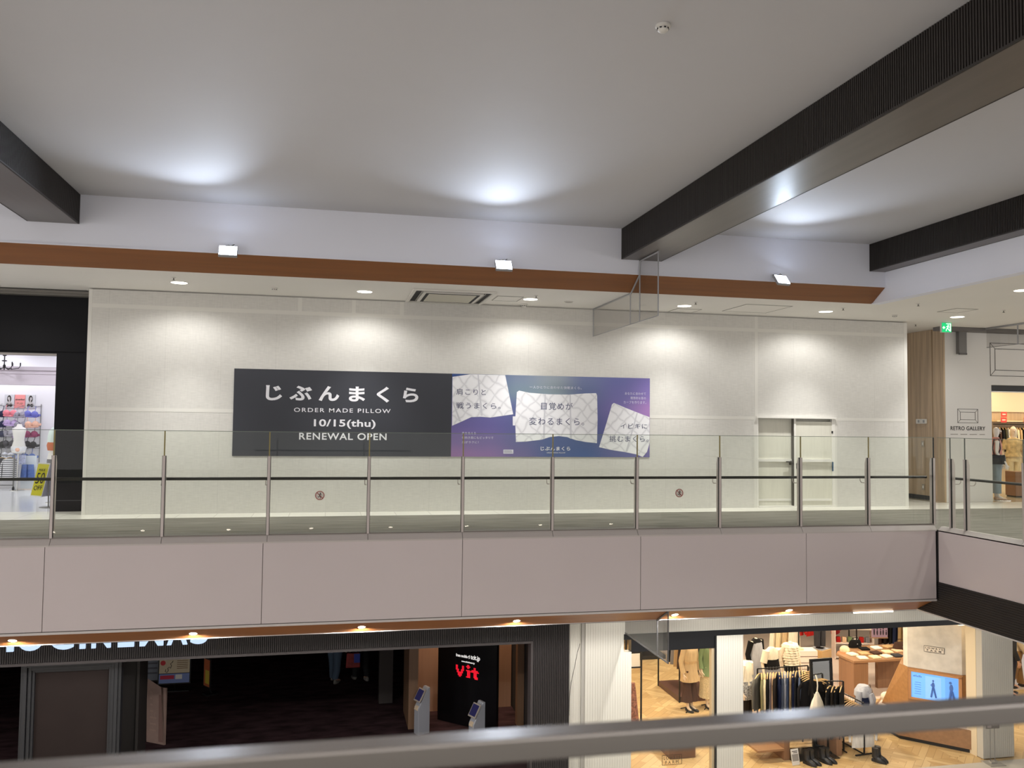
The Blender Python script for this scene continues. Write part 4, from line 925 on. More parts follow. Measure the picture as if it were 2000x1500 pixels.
# ================================================================== people
def person(loc, rz, h, stride, mats, lab, extra=None):
    """walking or standing figure; body is one skinned surface with five separate fingers on each hand"""
    t = thing('person', lab, 'person', loc, rz); k = h/1.72
    J = {'pel':(0,0,0.95,(0.15,0.10)),'spi':(0,0,1.12,(0.13,0.09)),'che':(0,0,1.32,(0.16,0.10)),'nec':(0,0,1.47,0.055),'hea':(0,-0.01,1.60,(0.075,0.09)),'cro':(0,0,1.69,(0.05,0.06))}
    E = [('pel','spi'),('spi','che'),('che','nec'),('nec','hea'),('hea','cro')]
    for s, n in ((-1,'L'),(1,'R')):
        st = stride*s
        J['hip'+n] = (0.09*s,0,0.90,0.095); J['kne'+n] = (0.10*s,-st*0.5,0.50,0.06); J['ank'+n] = (0.10*s,-st*0.9+ (0.06 if st<0 else 0),0.09+(0.05 if st<0 else 0),0.042)
        J['toe'+n] = (0.11*s,-st*0.9-0.16,0.035+(0.0 if st<0 else 0),0.03)
        E += [('pel','hip'+n),('hip'+n,'kne'+n),('kne'+n,'ank'+n),('ank'+n,'toe'+n)]
        J['sho'+n] = (0.19*s,0,1.40,0.06); J['elb'+n] = (0.25*s,0.03+st*0.2,1.12,0.042); J['wri'+n] = (0.26*s,-0.06+st*0.3,0.88,0.028); J['pal'+n] = (0.26*s,-0.08+st*0.3,0.81,(0.02,0.035))
        E += [('che','sho'+n),('sho'+n,'elb'+n),('elb'+n,'wri'+n),('wri'+n,'pal'+n)]
        for q in range(4):
            y = -0.11+0.02*q+st*0.3; l_ = (0.07,0.08,0.075,0.06)[q]
            J[f'f{q}{n}'] = (0.262*s,y,0.775,0.009); J[f'g{q}{n}'] = (0.252*s,y,0.775-l_*0.5,0.008); J[f'h{q}{n}'] = (0.238*s,y,0.775-l_*0.85,0.007)
            E += [('pal'+n,f'f{q}{n}'),(f'f{q}{n}',f'g{q}{n}'),(f'g{q}{n}',f'h{q}{n}')]
        J['t0'+n] = (0.245*s,-0.125+st*0.3,0.815,0.010); J['t1'+n] = (0.235*s,-0.145+st*0.3,0.775,0.009); E += [('pal'+n,'t0'+n),('t0'+n,'t1'+n)]
    J = {n: (v[0]*k, v[1]*k, v[2]*k, v[3]) for n, v in J.items()}
    b = skin_mb(J, E); 
    b.build('body', mat('skin_tone', (196,154,130), 0.55), t, smooth=True)
    MB().ell((0,0.015*k,1.665*k), (0.095*k,0.105*k,0.085*k)).ell((0,0.05*k,1.60*k), (0.09*k,0.07*k,0.11*k)).build('hair', mat('dark_hair', (28,22,20), 0.5), t, smooth=True)
    fc = MB().ell((-0.03*k,-0.088*k,1.605*k), (0.012,0.006,0.006), 10, 6).ell((0.03*k,-0.088*k,1.605*k), (0.012,0.006,0.006), 10, 6).ell((0,-0.10*k,1.575*k), (0.011,0.016,0.018), 10, 6, 1).ell((0,-0.088*k,1.535*k), (0.022,0.006,0.006), 10, 6, 2)
    fc.build('face', [mat('eye_dark', (30,24,22)), mat('skin_tone'), mat('lip_tone', (160,96,88))], t, smooth=True)
    tr = MB()
    for s in (-1, 1):
        st = stride*s
        tr.loft([(0.085*s*k,0,0.93*k,0.125,0.13),(0.095*s*k,-st*0.25*k,0.70*k,0.105,0.115),(0.10*s*k,-st*0.5*k,0.50*k,0.085,0.095),(0.10*s*k,(-st*0.7)*k,0.30*k,0.08,0.085),(0.10*s*k,(-st*0.9+(0.06 if st<0 else 0))*k,0.09*k+(0.05 if st<0 else 0),0.075,0.08)], 20, amp=0.03, freq=5, ph=s)
    tr.loft([(0,0,0.86*k,0.17,0.13),(0,0,1.02*k,0.165,0.12)], 24)
    tr.build('trousers', mats[0], t, smooth=True)
    ja = MB().loft([(0,0,0.84*k,0.195,0.14),(0,0,0.95*k,0.185,0.135),(0,0,1.15*k,0.175,0.125),(0,0,1.32*k,0.20,0.135),(0,0,1.43*k,0.16,0.10),(0,0,1.48*k,0.07,0.07)], 28, amp=0.02, freq=7)
    for s in (-1, 1): ja.tube([(0.18*s*k,0,1.41*k),(0.25*s*k,(0.03+stride*s*0.2)*k,1.12*k),(0.262*s*k,(-0.055+stride*s*0.3)*k,0.90*k)], [0.075,0.06,0.048], 12)
    ja.build('jacket', mats[1], t, smooth=True)
    sh = MB()
    for s in (-1, 1):
        st = stride*s; y = (-st*0.9+(0.06 if st<0 else 0))*k
        sh.ell((0.105*s*k, y-0.07, 0.042), (0.05,0.14,0.045)).ell((0.103*s*k, y+0.0, 0.07), (0.042,0.055,0.05))
    sh.build('shoes', mats[2], t, smooth=True)
    return t
p = person((0.30, 21.05, LF), math.radians(150), 1.70, 0.10, (mat('faded_jeans', (70,86,104), 0.8), mat('black_jacket', (20,20,22), 0.8), mat('pale_trainers', (120,116,110), 0.6)), 'person in faded jeans standing in the dark cinema, seen from the thighs down')
p = person((0.92, 21.1, LF), math.radians(200), 1.72, 0.12, (mat('black_trousers', (16,16,18), 0.85), mat('black_jacket'), mat('pale_trainers')), 'person in black trousers beside a red and blue bag in the dark cinema')
t = thing('shopping_bag', 'red and blue bag held beside the person in black trousers', 'bag', (0.72, 20.82, LF+0.40))
MB().prism([(-0.17,0),(0.17,0),(0.15,0.34),(-0.15,0.34)], -0.06, 0.06, 'y').build('bag_body', mat('red_bag', (130,34,32), 0.6, noise=(12,0.3)), t, bevel=0.02)
MB().box(0.02, 0.16, -0.065, -0.06, 0.12, 0.33).build('blue_panel', mat('blue_bag_panel', (40,60,150), 0.6), t)
MB().tube([(-0.08,0,0.33),(-0.06,0,0.43),(0.06,0,0.43),(0.08,0,0.33)], 0.009, 6).build('handle', BLK, t)
person((16.45, 17.75, LF), math.radians(70), 1.70, 0.16, (mat('brown_trousers', (132,98,56), 0.8), mat('cream_shirt', (196,178,148), 0.8), mat('dark_shoes', (34,28,26), 0.5)), 'person in brown trousers walking beyond the end column of the clothes shop')
person((15.80, 17.25, LF), math.radians(75), 1.70, 0.05, (mat('dark_denim', (32,36,52), 0.85), mat('black_jacket'), mat('dark_shoes')), 'person in dark jeans standing close behind the end column of the clothes shop')
# ================================================================== clothes shop on the ground floor
def cloth(name, rgb, amt=0.10): return mat('cloth_'+name, rgb, 0.9, noise=((30,30,6), amt), spec=0.2)
CL = {n: cloth(n, c) for n, c in {'charcoal':(92,90,84),'olive':(122,118,88),'cream':(222,206,168),'black':(22,21,22),'lilac grey':(166,156,158),'peach':(222,190,156),'brown black':(40,34,30),
     'navy':(38,46,74),'slate blue':(86,96,118),'denim blue':(70,86,120),'dark grey':(58,58,62),'plum':(92,54,68),'beige':(198,172,132),'cocoa':(72,52,44),'sage':(120,140,100),'grey':(136,136,142),'pale grey':(170,172,180),
     'ivory':(232,222,200),'red':(176,36,32),'dark olive':(74,70,52),'white':(228,224,216),'tan':(190,160,116)}.items()}
WOODH = mat('wooden_hanger', (206,170,116), 0.5)
RACK = mat('rack_black', (24,23,23), 0.45, metal=0.3)
def shop_lamp(name, x, y, z, energy, col, lab, group, size=0.22):
    t = thing(name, lab, 'ceiling light', (x, y, z), 0, group)
    MB().lathe((0,0,0), [(0.10,0),(0.10,-0.012),(0.085,-0.014)], 24).build('trim_ring', RING, t, smooth=True)
    MB().lathe((0,0,0), [(0.084,-0.012),(0.084,-0.015),(0.002,-0.015)], 24).build('lens', mat(name+'_lens', tuple(int(255*min(1,c)) for c in col), 0.4, emit=(tuple(int(255*c**0.4545) for c in col), 8)), t)
    l = bpy.data.lights.new('shop_beam', 'AREA'); l.shape = 'DISK'; l.size = size; l.energy = energy; l.color = col
    o = bpy.data.objects.new('shop_beam', l); COL.objects.link(o); o.parent = t; o.location = (0,0,-0.03)
k = 0
for y in (15.4, 17.6, 20.0):
    for x in (5.8, 8.2, 10.4, 12.8):
        shop_lamp('clothes_shop_light', x, y, -1.402, 56, (1.0,0.83,0.60), 'warm round ceiling light inside the clothes shop, hidden above its lintel', 'clothes shop ceiling lights'); k += 1
shop_lamp('clothes_shop_light', 15.6, 16.2, -1.402, 70, (1.0,0.83,0.60), 'warm round ceiling light beyond the end column of the clothes shop', 'clothes shop ceiling lights')

def garment_mb(L=0.72, wd=0.21, th=0.035, sleeve=True, flare=1.0, ph=0.0):
    m = MB().loft([(0,0,-0.115,0.05,0.022),(0,0,-0.135,0.12,0.03),(0,0,-0.17,wd*0.95,th),(0,0,-0.28,wd*0.92,th),(0,0,-0.115-L*0.6,wd*0.92*flare,th*1.1),(0,0,-0.115-L,wd*flare,th*1.2)], 30, amp=0.07, freq=8, ph=ph)
    if sleeve:
        for s in (-1, 1): m.tube([(s*wd*0.85,0,-0.18),(s*(wd+0.035),0.01,-0.30),(s*(wd+0.045),0.005,-0.48),(s*(wd+0.04),0,-0.115-min(L,0.66)*0.92)], [0.028,0.030,0.028,0.024], 10)
    return m
def trousers_mb(L=0.85):
    m = MB().loft([(0,0,-0.12,0.16,0.03),(0,0,-0.14,0.17,0.04),(0,0,-0.34,0.18,0.045)], 24)
    for s in (-1, 1): m.loft([(s*0.085,0,-0.30,0.095,0.045),(s*0.09,0,-0.12-L,0.10,0.035)], 16, amp=0.05, freq=4)
    return m
def hanger_mb():
    m = MB().tube([(-0.20,0,-0.165),(-0.08,0,-0.115),(0,0,-0.10),(0.08,0,-0.115),(0.20,0,-0.165)], [0.008,0.012,0.012,0.012,0.008], 8)
    return m
def hook_mb(): return MB().tube([(0,0,-0.10),(0,0,-0.03),(0.018,0,-0.008),(0.012,0,0.014),(-0.010,0,0.014)], 0.003, 6)
def make_garment(name, me, m, label, group):
    t = thing(name, label, 'garment', group=group)
    g = link('garment_body', me, t); recolour(g, m)
    h = hanger_mb().build('hanger', WOODH, t, smooth=True); hook_mb().build('hook', GREY, h, smooth=True)
    return t
KIND = {}
for nm, mb in (('hanging_shirt', garment_mb(0.72, 0.24, 0.024)), ('hanging_jacket', garment_mb(0.66, 0.25, 0.028)), ('hanging_dress', garment_mb(0.92, 0.22, 0.026, False, 1.2)), ('hanging_trousers', trousers_mb())):
    KIND[nm] = [mb.mesh(nm, CL['grey'], True), None]
def hang(kind, colour, loc, rz, label, group):
    me, proto = KIND[kind]
    if proto is None:
        t = make_garment(kind, me, CL[colour], label, group); KIND[kind][1] = t
    else:
        t = copy_tree(proto); recolour(next(c for c in t.children if c.name.startswith('garment_body')), CL[colour]); t['label'] = label; t['group'] = group
    t.location = loc; t.rotation_euler = (0, 0, rz); return t

def rack(name, label, pts, zf, up, feet):
    """rail through pts (x,y,z), uprights from (x,y) down to zf, feet bars"""
    t = thing('clothes_rack', label, 'clothes rack', (pts[0][0], pts[0][1], zf), world=True)
    MB().tube(pts, 0.012, 8).build('rail', RACK, t)
    for x, y, z in up: MB().box(x-0.012, x+0.012, y-0.012, y+0.012, zf+0.02, z).build('upright', RACK, t)
    for a, b in feet: MB().tube([(a[0],a[1],zf+0.02),(b[0],b[1],zf+0.02)], 0.014, 6).build('foot_bar', RACK, t)
    return t
# front rail with an arm that turns towards the entrance
rack('r1', 'black clothes rail with a turned arm behind the front display bench', [(8.52,15.76,-3.2),(9.66,15.79,-3.2),(9.42,15.22,-3.2)], LF,
     [(8.52,15.76,-3.2),(9.66,15.79,-3.2)], [((8.44,15.6),(8.56,15.94)),((9.58,15.6),(9.72,15.96)),((8.52,15.76),(9.66,15.79))])
seq = [('hanging_jacket','charcoal','charcoal cardigan facing out at the column end of the front clothes rail'),('hanging_shirt','olive','olive shirt next to the charcoal cardigan'),
       ('hanging_shirt','cream','cream shirt between the olive shirt and the black shirt'),('hanging_shirt','black','black shirt beside the cream shirt on the front rail'),('hanging_dress','lilac grey','lilac grey dress beside the black shirt on the front rail'),
       ('hanging_dress','peach','peach dress on the front rail beside the lilac grey one'),('hanging_shirt','brown black','brown black shirt after the peach dress'),('hanging_trousers','navy','navy trousers after the brown black shirt'),
       ('hanging_dress','slate blue','slate blue dress next to the navy trousers'),('hanging_trousers','pale grey','pale grey trousers amid the blue clothes on the front rail'),('hanging_dress','denim blue','denim blue dress in the middle of the front rail'),
       ('hanging_dress','beige','beige dress between two blue garments on the front rail'),('hanging_trousers','navy','navy trousers after the beige dress'),('hanging_dress','dark grey','dark grey dress before the turned arm of the front rail'),
       ('hanging_shirt','slate blue','slate blue shirt near the corner of the front rail'),('hanging_jacket','dark olive','dark olive jacket near the corner of the front rail'),('hanging_jacket','brown black','brown black jacket at the corner of the front rail')]
for i, (kd, c, lab) in enumerate(seq):
    hang(kd, c, (8.55+i*0.065, 15.76+0.0018*i, -3.2), math.radians(40 if i == 0 else 58+((i*37) % 13)-6), lab, 'clothes on the front rail')
for i, (kd, c) in enumerate([('hanging_dress','black'),('hanging_jacket','black'),('hanging_dress','black'),('hanging_dress','black'),('hanging_jacket','black')]):
    f_ = i/4.5; hang(kd, c, (9.64-0.22*f_, 15.72-0.46*f_, -3.2), math.radians(-12+4*i), ORD[i]+' black garment along the turned arm of the front rail, counted from the corner', 'black clothes on the turned arm')
rack('r9', 'low black clothes rail with black garments in front of the standing mirror', [(9.58,14.96,-3.26),(9.86,14.90,-3.26)], LF, [(9.57,14.96,-3.26),(9.87,14.90,-3.26)], [((9.57,14.84),(9.57,15.06)),((9.87,14.8),(9.87,15.0))])
for i, (kd, c) in enumerate([('hanging_trousers','black'),('hanging_dress','brown black'),('hanging_trousers','black'),('hanging_dress','black')]):
    hang(kd, c, (9.60+0.08*i, 14.955-0.016*i, -3.26), math.radians(40+6*(i % 2)), ORD[i]+' dark garment hanging right before the standing mirror, counted from the rail', 'dark clothes before the mirror')
# cream drawstring bag on the arm
t = thing('drawstring_bag', 'cream drawstring bag hanging beside the mirror at the end of the front rail', 'bag', (9.42, 15.08, -3.2))
MB().loft([(0,0,-0.30,0.025,0.02),(0,0,-0.35,0.05,0.03),(0,0,-0.48,0.11,0.06),(0,0,-0.62,0.15,0.075),(0,0,-0.70,0.155,0.07),(0,0,-0.74,0.12,0.05)], 28, amp=0.06, freq=9).build('pouch', CL['ivory'], t, smooth=True)
MB().tube([(0,0.05,0.012),(0.0,0,-0.05),(0.012,0,-0.18),(0,0,-0.32)], 0.012, 8).build('cord', CL['ivory'], t, smooth=True)
MB().box(0.0, 0.10, -0.083, -0.079, -0.68, -0.60).build('printed_motif', mat('motif_grey', (150,146,140), 0.7), t)
# second rack, running in from the entrance
def r2(f_): return (10.15+(10.10-10.15)*f_, 14.66+(15.53-14.66)*f_)
rack('r2', 'black clothes rail with bare wooden hangers in front of the wooden screen stand', [(*r2(0),-3.62),(*r2(1),-3.62)], LF, [(*r2(0),-3.62),(*r2(1),-3.62)],
     [((9.95,14.64),(10.36,14.68)),((9.92,15.5),(10.3,15.55)),(r2(0),r2(1))])
t0 = thing('coat_hanger', 'bare wooden coat hanger', 'hanger', group='bare wooden hangers'); hanger_mb().build('hanger_bar', WOODH, t0, smooth=True); hook_mb().build('hook', GREY, t0, smooth=True)
for i in range(7):
    t = t0 if i == 0 else copy_tree(t0); x, y = r2(0.08+0.075*i)
    t.location = (x, y, -3.62); t.rotation_euler = (0, 0, math.radians(8+5*(i % 3))); t['label'] = ORD[i]+' bare wooden hanger along the short rail, counted from the entrance'
for i, (kd, c, lab) in enumerate([('hanging_jacket','black','black jacket behind the bare wooden hangers'),('hanging_shirt','navy','navy shirt behind the bare wooden hangers'),('hanging_shirt','plum','plum striped shirt at the mirror side of the short rail'),('hanging_shirt','lilac grey','lilac grey shirt beside the plum shirt'),('hanging_jacket','charcoal','charcoal jacket at the inner end of the short rail')]):
    x, y = r2(0.62+0.085*i); hang(kd, c, (x, y, -3.62), math.radians(-4+6*(i % 2)), lab, 'clothes on the short rail')
x, y = r2(0.03); hang('hanging_shirt', 'white', (x, y, -3.62), math.radians(0), 'white shirt at the entrance end of the short rail', 'clothes on the short rail')
# standing mirror
t = thing('standing_mirror', 'tall black framed standing mirror beside the front clothes rail', 'mirror', (9.60, 15.14, LF), math.radians(4))
M = Matrix.Rotation(math.radians(-3), 3, 'X')
m = MB()
for c, s in (((-0.225,0,0.85),(0.05,0.05,1.7)),((0.225,0,0.85),(0.05,0.05,1.7)),((0,0,1.675),(0.40,0.05,0.05)),((0,0,0.025),(0.40,0.05,0.05))): m.obox(M @ Vector(c), s, M)
m.build('frame', RACK, t, bevel=0.004)
MB().obox(M @ Vector((0,0,0.85)), (0.40,0.012,1.6), M).build('mirror_glass', mat('mirror_silver', (236,238,238), 0.02, metal=1.0), t)
MB().tube([(-0.22,0.05,1.62),(-0.24,0.34,0.02)], 0.014, 6).tube([(0.22,0.05,1.62),(0.24,0.34,0.02)], 0.014, 6).build('rear_strut', RACK, t)
# display bench, boots, card
t = thing('display_bench', 'wooden display bench with panel legs in the clothes shop entrance', 'bench', (9.1, 15.0, LF), world=True)
MB().box(8.45, 9.72, 14.80, 15.30, -3.99, -3.95).build('bench_top', OAK, t, bevel=0.004)
for x in (8.50, 9.60): MB().box(x, x+0.12, 14.72, 15.25, LF, -3.99).build('panel_leg', OAKV, t, bevel=0.004)
MB().box(7.95, 8.50, 14.70, 15.20, -4.42, -4.38).build('low_shelf', OAK, t, bevel=0.004)
MB().box(8.62, 9.60, 14.60, 15.2, LF+0.002, LF+0.012).build('glass_base', mat('dark_glass_base', (58,52,44), 0.1), t)
def boot_mb():
    m = MB().loft([(0,0,0.25,0.05,0.06),(0,0,0.18,0.046,0.056),(0,-0.005,0.11,0.043,0.06),(0,-0.02,0.075,0.045,0.08)], 18)
    m.loft([(0,-0.05,0.10,0.03,0.04),(0,-0.075,0.075,0.042,0.085),(0,-0.085,0.04,0.046,0.125),(0,-0.085,0.018,0.046,0.13)], 18)
    return m
bt = thing('ankle_boot', 'boot', 'boot', group='black ankle boots on the shop floor')
boot_mb().build('boot_shaft', mat('boot_leather', (30,28,27), 0.35), bt, smooth=True)
MB().loft([(0,-0.085,0.018,0.048,0.132),(0,-0.085,0.0,0.048,0.132)], 18).box(-0.035,0.035,0.0,0.055,0.0,0.05).build('sole', BLK, bt)
for i, (x, y, a, lab) in enumerate([(8.83,14.50,25,'black ankle boot next to the price card'),(8.93,14.52,32,'second black ankle boot along from the price card'),(9.17,14.53,25,'third black ankle boot along from the price card'),(9.27,14.55,32,'fourth black ankle boot along from the price card, nearest the bench leg'),
        (10.17,14.36,35,'black ankle boot standing alone with its pair by the rack foot, outer one'),(10.27,14.42,22,'black ankle boot standing by the rack foot, nearer the upright')]):
    t = bt if i == 0 else copy_tree(bt); t.location = (x, y, LF+(0.012 if i < 4 and False else 0.0)); t.rotation_euler = (0,0,math.radians(a)); t['label'] = lab
t = thing('price_card', 'small white and grey card standing on the floor before the boots', 'card', (8.60, 14.50, LF), math.radians(8))
M = Matrix.Rotation(math.radians(-12), 3, 'X')
MB().obox((0,0,0.14), (0.17,0.004,0.28), M).build('card_sheet', mat('card_white', (226,222,214), 0.6), t)
MB().obox(M @ Vector((0,-0.003,-0.01))+Vector((0,0,0.14)), (0.14,0.002,0.12), M).build('picture', mat('card_photo', (150,146,140), 0.6), t)
MB().obox(M @ Vector((0,-0.0035,0.10))+Vector((0,0,0.14)), (0.12,0.002,0.012), M).obox(M @ Vector((0.01,-0.0035,0.075))+Vector((0,0,0.14)), (0.09,0.002,0.012), M).build('heading', INKB, t)
MB().tube([(0,0.0,0.12),(0,0.09,0.0)], 0.006, 6).build('easel_leg', GREY, t)

# mannequins
SKINW = mat('mannequin_ivory', (226,206,182), 0.45)
def stand_base(t, r=0.16, k=4):
    m = MB()
    for q in range(k):
        a = 2*PI*q/k+0.4; m.tube([(0,0,0.10),(r*0.5*math.cos(a),r*0.5*math.sin(a),0.06),(r*1.3*math.cos(a),r*1.3*math.sin(a),0.012)], 0.012, 6)
    m.tube([(0,0,0.05),(0,0,0.9)], 0.012, 8); m.build('stand', RACK, t)
def mannequin(name, loc, rz, lab, parts, head=False, base=True, skin=None, arms=True, armpose=0.0):
    t = thing(name, lab, 'mannequin', loc, rz)
    J = {'pel':(0,0,0.92,(0.13,0.09)),'wai':(0,0,1.08,(0.105,0.08)),'che':(0,0,1.28,(0.135,0.09)),'nec':(0,0,1.46,0.045)}
    E = [('pel','wai'),('wai','che'),('che','nec')]
    if head: J['hea'] = (0,-0.015,1.60,(0.07,0.085)); J['cro'] = (0,-0.005,1.70,(0.055,0.065)); E += [('nec','hea'),('hea','cro')]
    for s, n in ((-1,'L'),(1,'R')):
        J['hip'+n] = (0.08*s,0,0.86,0.085); J['kne'+n] = (0.075*s,-0.02*s,0.48,0.052); J['ank'+n] = (0.075*s,0.02*s,0.09,0.034); J['toe'+n] = (0.08*s,-0.14,0.025,0.028)
        E += [('pel','hip'+n),('hip'+n,'kne'+n),('kne'+n,'ank'+n),('ank'+n,'toe'+n)]
        if arms:
            J['sho'+n] = (0.17*s,0,1.37,0.05); J['elb'+n] = (0.235*s,0.03,1.10,0.036); J['wri'+n] = (0.25*s,-0.05-armpose,0.87,0.024); J['pal'+n] = (0.25*s,-0.07-armpose,0.80,(0.016,0.03))
            E += [('che','sho'+n),('sho'+n,'elb'+n),('elb'+n,'wri'+n),('wri'+n,'pal'+n)]
            for q in range(4):
                y = -0.10-armpose+0.018*q; J[f'f{q}{n}'] = (0.248*s,y,0.765,0.008); J[f'g{q}{n}'] = (0.242*s,y-0.004,0.765-(0.05,0.058,0.054,0.042)[q],0.006); E += [('pal'+n,f'f{q}{n}'),(f'f{q}{n}',f'g{q}{n}')]
            J['t0'+n] = (0.235*s,-0.112-armpose,0.80,0.009); J['t1'+n] = (0.228*s,-0.13-armpose,0.765,0.007); E += [('pal'+n,'t0'+n),('t0'+n,'t1'+n)]
    skin_mb(J, E).build('body', skin or SKINW, t, smooth=True)
    if head: MB().ell((0,-0.105,1.60), (0.012,0.018,0.022), 10, 6).ell((-0.03,-0.085,1.625), (0.014,0.008,0.008), 10, 6).ell((0.03,-0.085,1.625), (0.014,0.008,0.008), 10, 6).ell((0,-0.092,1.555), (0.02,0.008,0.007), 10, 6).build('face', skin or SKINW, t, smooth=True)
    for nm, mb, m_ in parts: mb.build(nm, m_, t, smooth=True)
    if base: stand_base(t)
    return t
def top_mb(hem=0.86, w=0.17, flare=1.0, sleeves=0.9, amp=0.02, neck=1.44):
    m = MB().loft([(0,0,hem,w*1.06*flare,w*0.8*flare),(0,0,(hem+1.08)/2,w*1.0,w*0.74),(0,0,1.10,w*0.92,w*0.68),(0,0,1.28,w*1.02,w*0.72),(0,0,1.38,w*0.95,w*0.6),(0,0,neck,w*0.4,w*0.4)], 32, amp=amp, freq=8)
    if sleeves:
        for s in (-1, 1): m.tube([(0.155*s,0,1.385),(0.235*s,0.03,1.10),(0.252*s,-0.045,1.38-sleeves*0.52)] if sleeves > 0.6 else [(0.155*s,0,1.385),(0.21*s,0.02,1.38-sleeves*0.5)], [0.07,0.058,0.055] if sleeves > 0.6 else [0.075,0.075], 12)
    return m
def skirt_mb(hem, w=0.19, flare=1.3, amp=0.05, top=1.06): return MB().loft([(0,0,hem,w*flare,w*flare*0.85),(0,0,(hem+top)/2,w*(1+flare)/2,w*(1+flare)/2*0.8,0.8),(0,0,top-0.06,w*0.9,w*0.65,0.3),(0,0,top,w*0.8,w*0.58,0.1)], 44, amp=amp, freq=13)
def slacks_mb(hem=0.1, flare=1.0, top=1.04):
    m = MB().loft([(0,0,0.82,0.175,0.13),(0,0,0.95,0.17,0.125),(0,0,top,0.145,0.105)], 24)
    for s in (-1, 1): m.loft([(0.085*s,0,0.90,0.10,0.11),(0.08*s,0,0.5,0.085,0.09),(0.085*s,0,hem,0.085*flare,0.09*flare)], 20, amp=0.03, freq=5)
    return m
def pumps_mb():
    m = MB()
    for s in (-1, 1): m.ell((0.08*s,-0.09,0.03), (0.042,0.115,0.03)).ell((0.078*s,0.01,0.045), (0.035,0.04,0.042))
    return m
PUMPS = ('shoes', pumps_mb(), mat('black_pumps', (26,26,28), 0.3))
mannequin('dressed_mannequin', (7.90, 17.62, LF), math.radians(22), 'mannequin in a beige belted coat and brown flared trousers behind the shop window',
          [('coat', top_mb(0.66, 0.19, 1.15, 1.0, 0.035), CL['beige']), ('trousers', slacks_mb(0.22, 1.45), CL['cocoa']), PUMPS, ('coat_belt', MB().loft([(0,0,1.05,0.19,0.14),(0,0,1.10,0.185,0.137)], 28), CL['tan'])])
mannequin('dressed_mannequin', (8.42, 17.72, LF), math.radians(10), 'mannequin in a sage green blouse and cream patterned skirt at the window edge',
          [('blouse', top_mb(0.74, 0.19, 1.3, 0.95, 0.06), CL['sage']), ('skirt', skirt_mb(0.25, 0.19, 1.25, 0.04), mat('cream_lattice', (214,198,160), 0.9, noise=(45,0.22))), PUMPS])
mannequin('dressed_mannequin', (8.50, 16.2, LF), math.radians(35), 'mannequin in a cream top, tied checked shirt and dark trousers beside the middle column',
          [('top', top_mb(0.98, 0.165, 1.0, 0.5), CL['ivory']), ('checked_shirt', MB().loft([(0,0,0.70,0.21,0.16),(0,0,0.85,0.205,0.15),(0,0,1.0,0.18,0.13),(0,0,1.05,0.175,0.125)], 30, amp=0.06, freq=7), mat('black_white_check', (150,150,150), 0.9, noise=((40,40,40),0.8))), ('trousers', slacks_mb(0.12), CL['brown black']), PUMPS])
mannequin('dressed_mannequin', (9.62, 17.86, LF), math.radians(20), 'mannequin in a long pale grey blue pinafore dress over black behind the front rail',
          [('pinafore', skirt_mb(0.30, 0.18, 1.35, 0.05, 1.36), CL['pale grey']), ('shirt', top_mb(1.0, 0.16, 1.0, 0.95), CL['black']), PUMPS])
mannequin('dressed_mannequin', (9.57, 17.08, LF), math.radians(15), 'mannequin in cream knit and grey gathered skirt with black waistband behind the front rail',
          [('knit', top_mb(1.0, 0.165, 1.0, 0.5), CL['ivory']), ('waistband', MB().loft([(0,0,1.0,0.20,0.15),(0,0,1.2,0.165,0.12)], 30, amp=0.03, freq=11), CL['black']), ('skirt', skirt_mb(0.35, 0.215, 1.45, 0.07, 1.06), CL['grey']), PUMPS])
ruf = MB()
for k_ in range(8):
    z_ = 0.98+0.055*k_; ruf.loft([(0,0,z_-0.03,0.225-0.008*abs(k_-3),0.18,1),(0,0,z_+0.01,0.20-0.008*abs(k_-3),0.16,1),(0,0,z_+0.035,0.17,0.13,0.4)], 40, amp=0.09, freq=11, ph=k_*1.1)
mannequin('dressed_mannequin', (10.24, 17.45, LF), math.radians(10), 'mannequin in a cream ruffled blouse and black skirt behind the front rail',
          [('ruffled_blouse', ruf, CL['ivory']), ('skirt', skirt_mb(0.45, 0.18, 1.15, 0.03), CL['black']), PUMPS])
# rear rail with long clothes just under the lintel
rack('r3', 'black clothes rail with long pale clothes behind the pinafore mannequin', [(8.7,18.3,-3.05),(9.3,18.3,-3.05)], LF, [(8.7,18.3,-3.05),(9.3,18.3,-3.05)], [((8.7,18.05),(8.7,18.55)),((9.3,18.05),(9.3,18.55))])
for i, (c, kd) in enumerate([('tan','hanging_dress'),('beige','hanging_dress'),('black','hanging_jacket'),('dark grey','hanging_dress')]):
    hang(kd, c, (8.78+0.13*i, 18.3, -3.05), math.radians(35+6*i), c+' garment hanging on the rear rail behind the pinafore mannequin', 'clothes on the rear rail')
rack('r4', 'black clothes rail with striped cream dresses above the white slatted shelf', [(10.9,19.4,-2.95),(11.6,19.4,-2.95)], LF, [(10.88,19.4,-2.95),(11.62,19.4,-2.95)], [((10.88,19.2),(10.88,19.6)),((11.62,19.2),(11.62,19.6))])
for i, c in enumerate(['ivory','cream','beige','ivory']):
    hang('hanging_dress', c, (10.98+0.17*i, 19.4, -2.95), math.radians(25), ORD[i]+' pale long dress on the rail above the slatted shelf, counted from the ruffled blouse', 'pale dresses on the shelf rail')
t = thing('slatted_shelf', 'white slatted display unit behind the ruffled blouse mannequin', 'shelf', (11.25, 18.7, LF), math.radians(-8))
MB().box(-0.42, 0.42, 0, 0.35, 0.03, 0.86).build('cabinet', mat('white_display', (228,214,204), 0.6), t, bevel=0.004)
sl = MB()
for q in range(5): sl.box(-0.425, 0.425, -0.004, 0.0, 0.12+0.15*q, 0.135+0.15*q)
sl.build('slot_grooves', mat('slot_dark', (120,104,96), 0.7), t)
MB().box(-0.2, 0.1, 0.05, 0.25, 0.86, 0.90).build('folded_garment', CL['cream'], t)
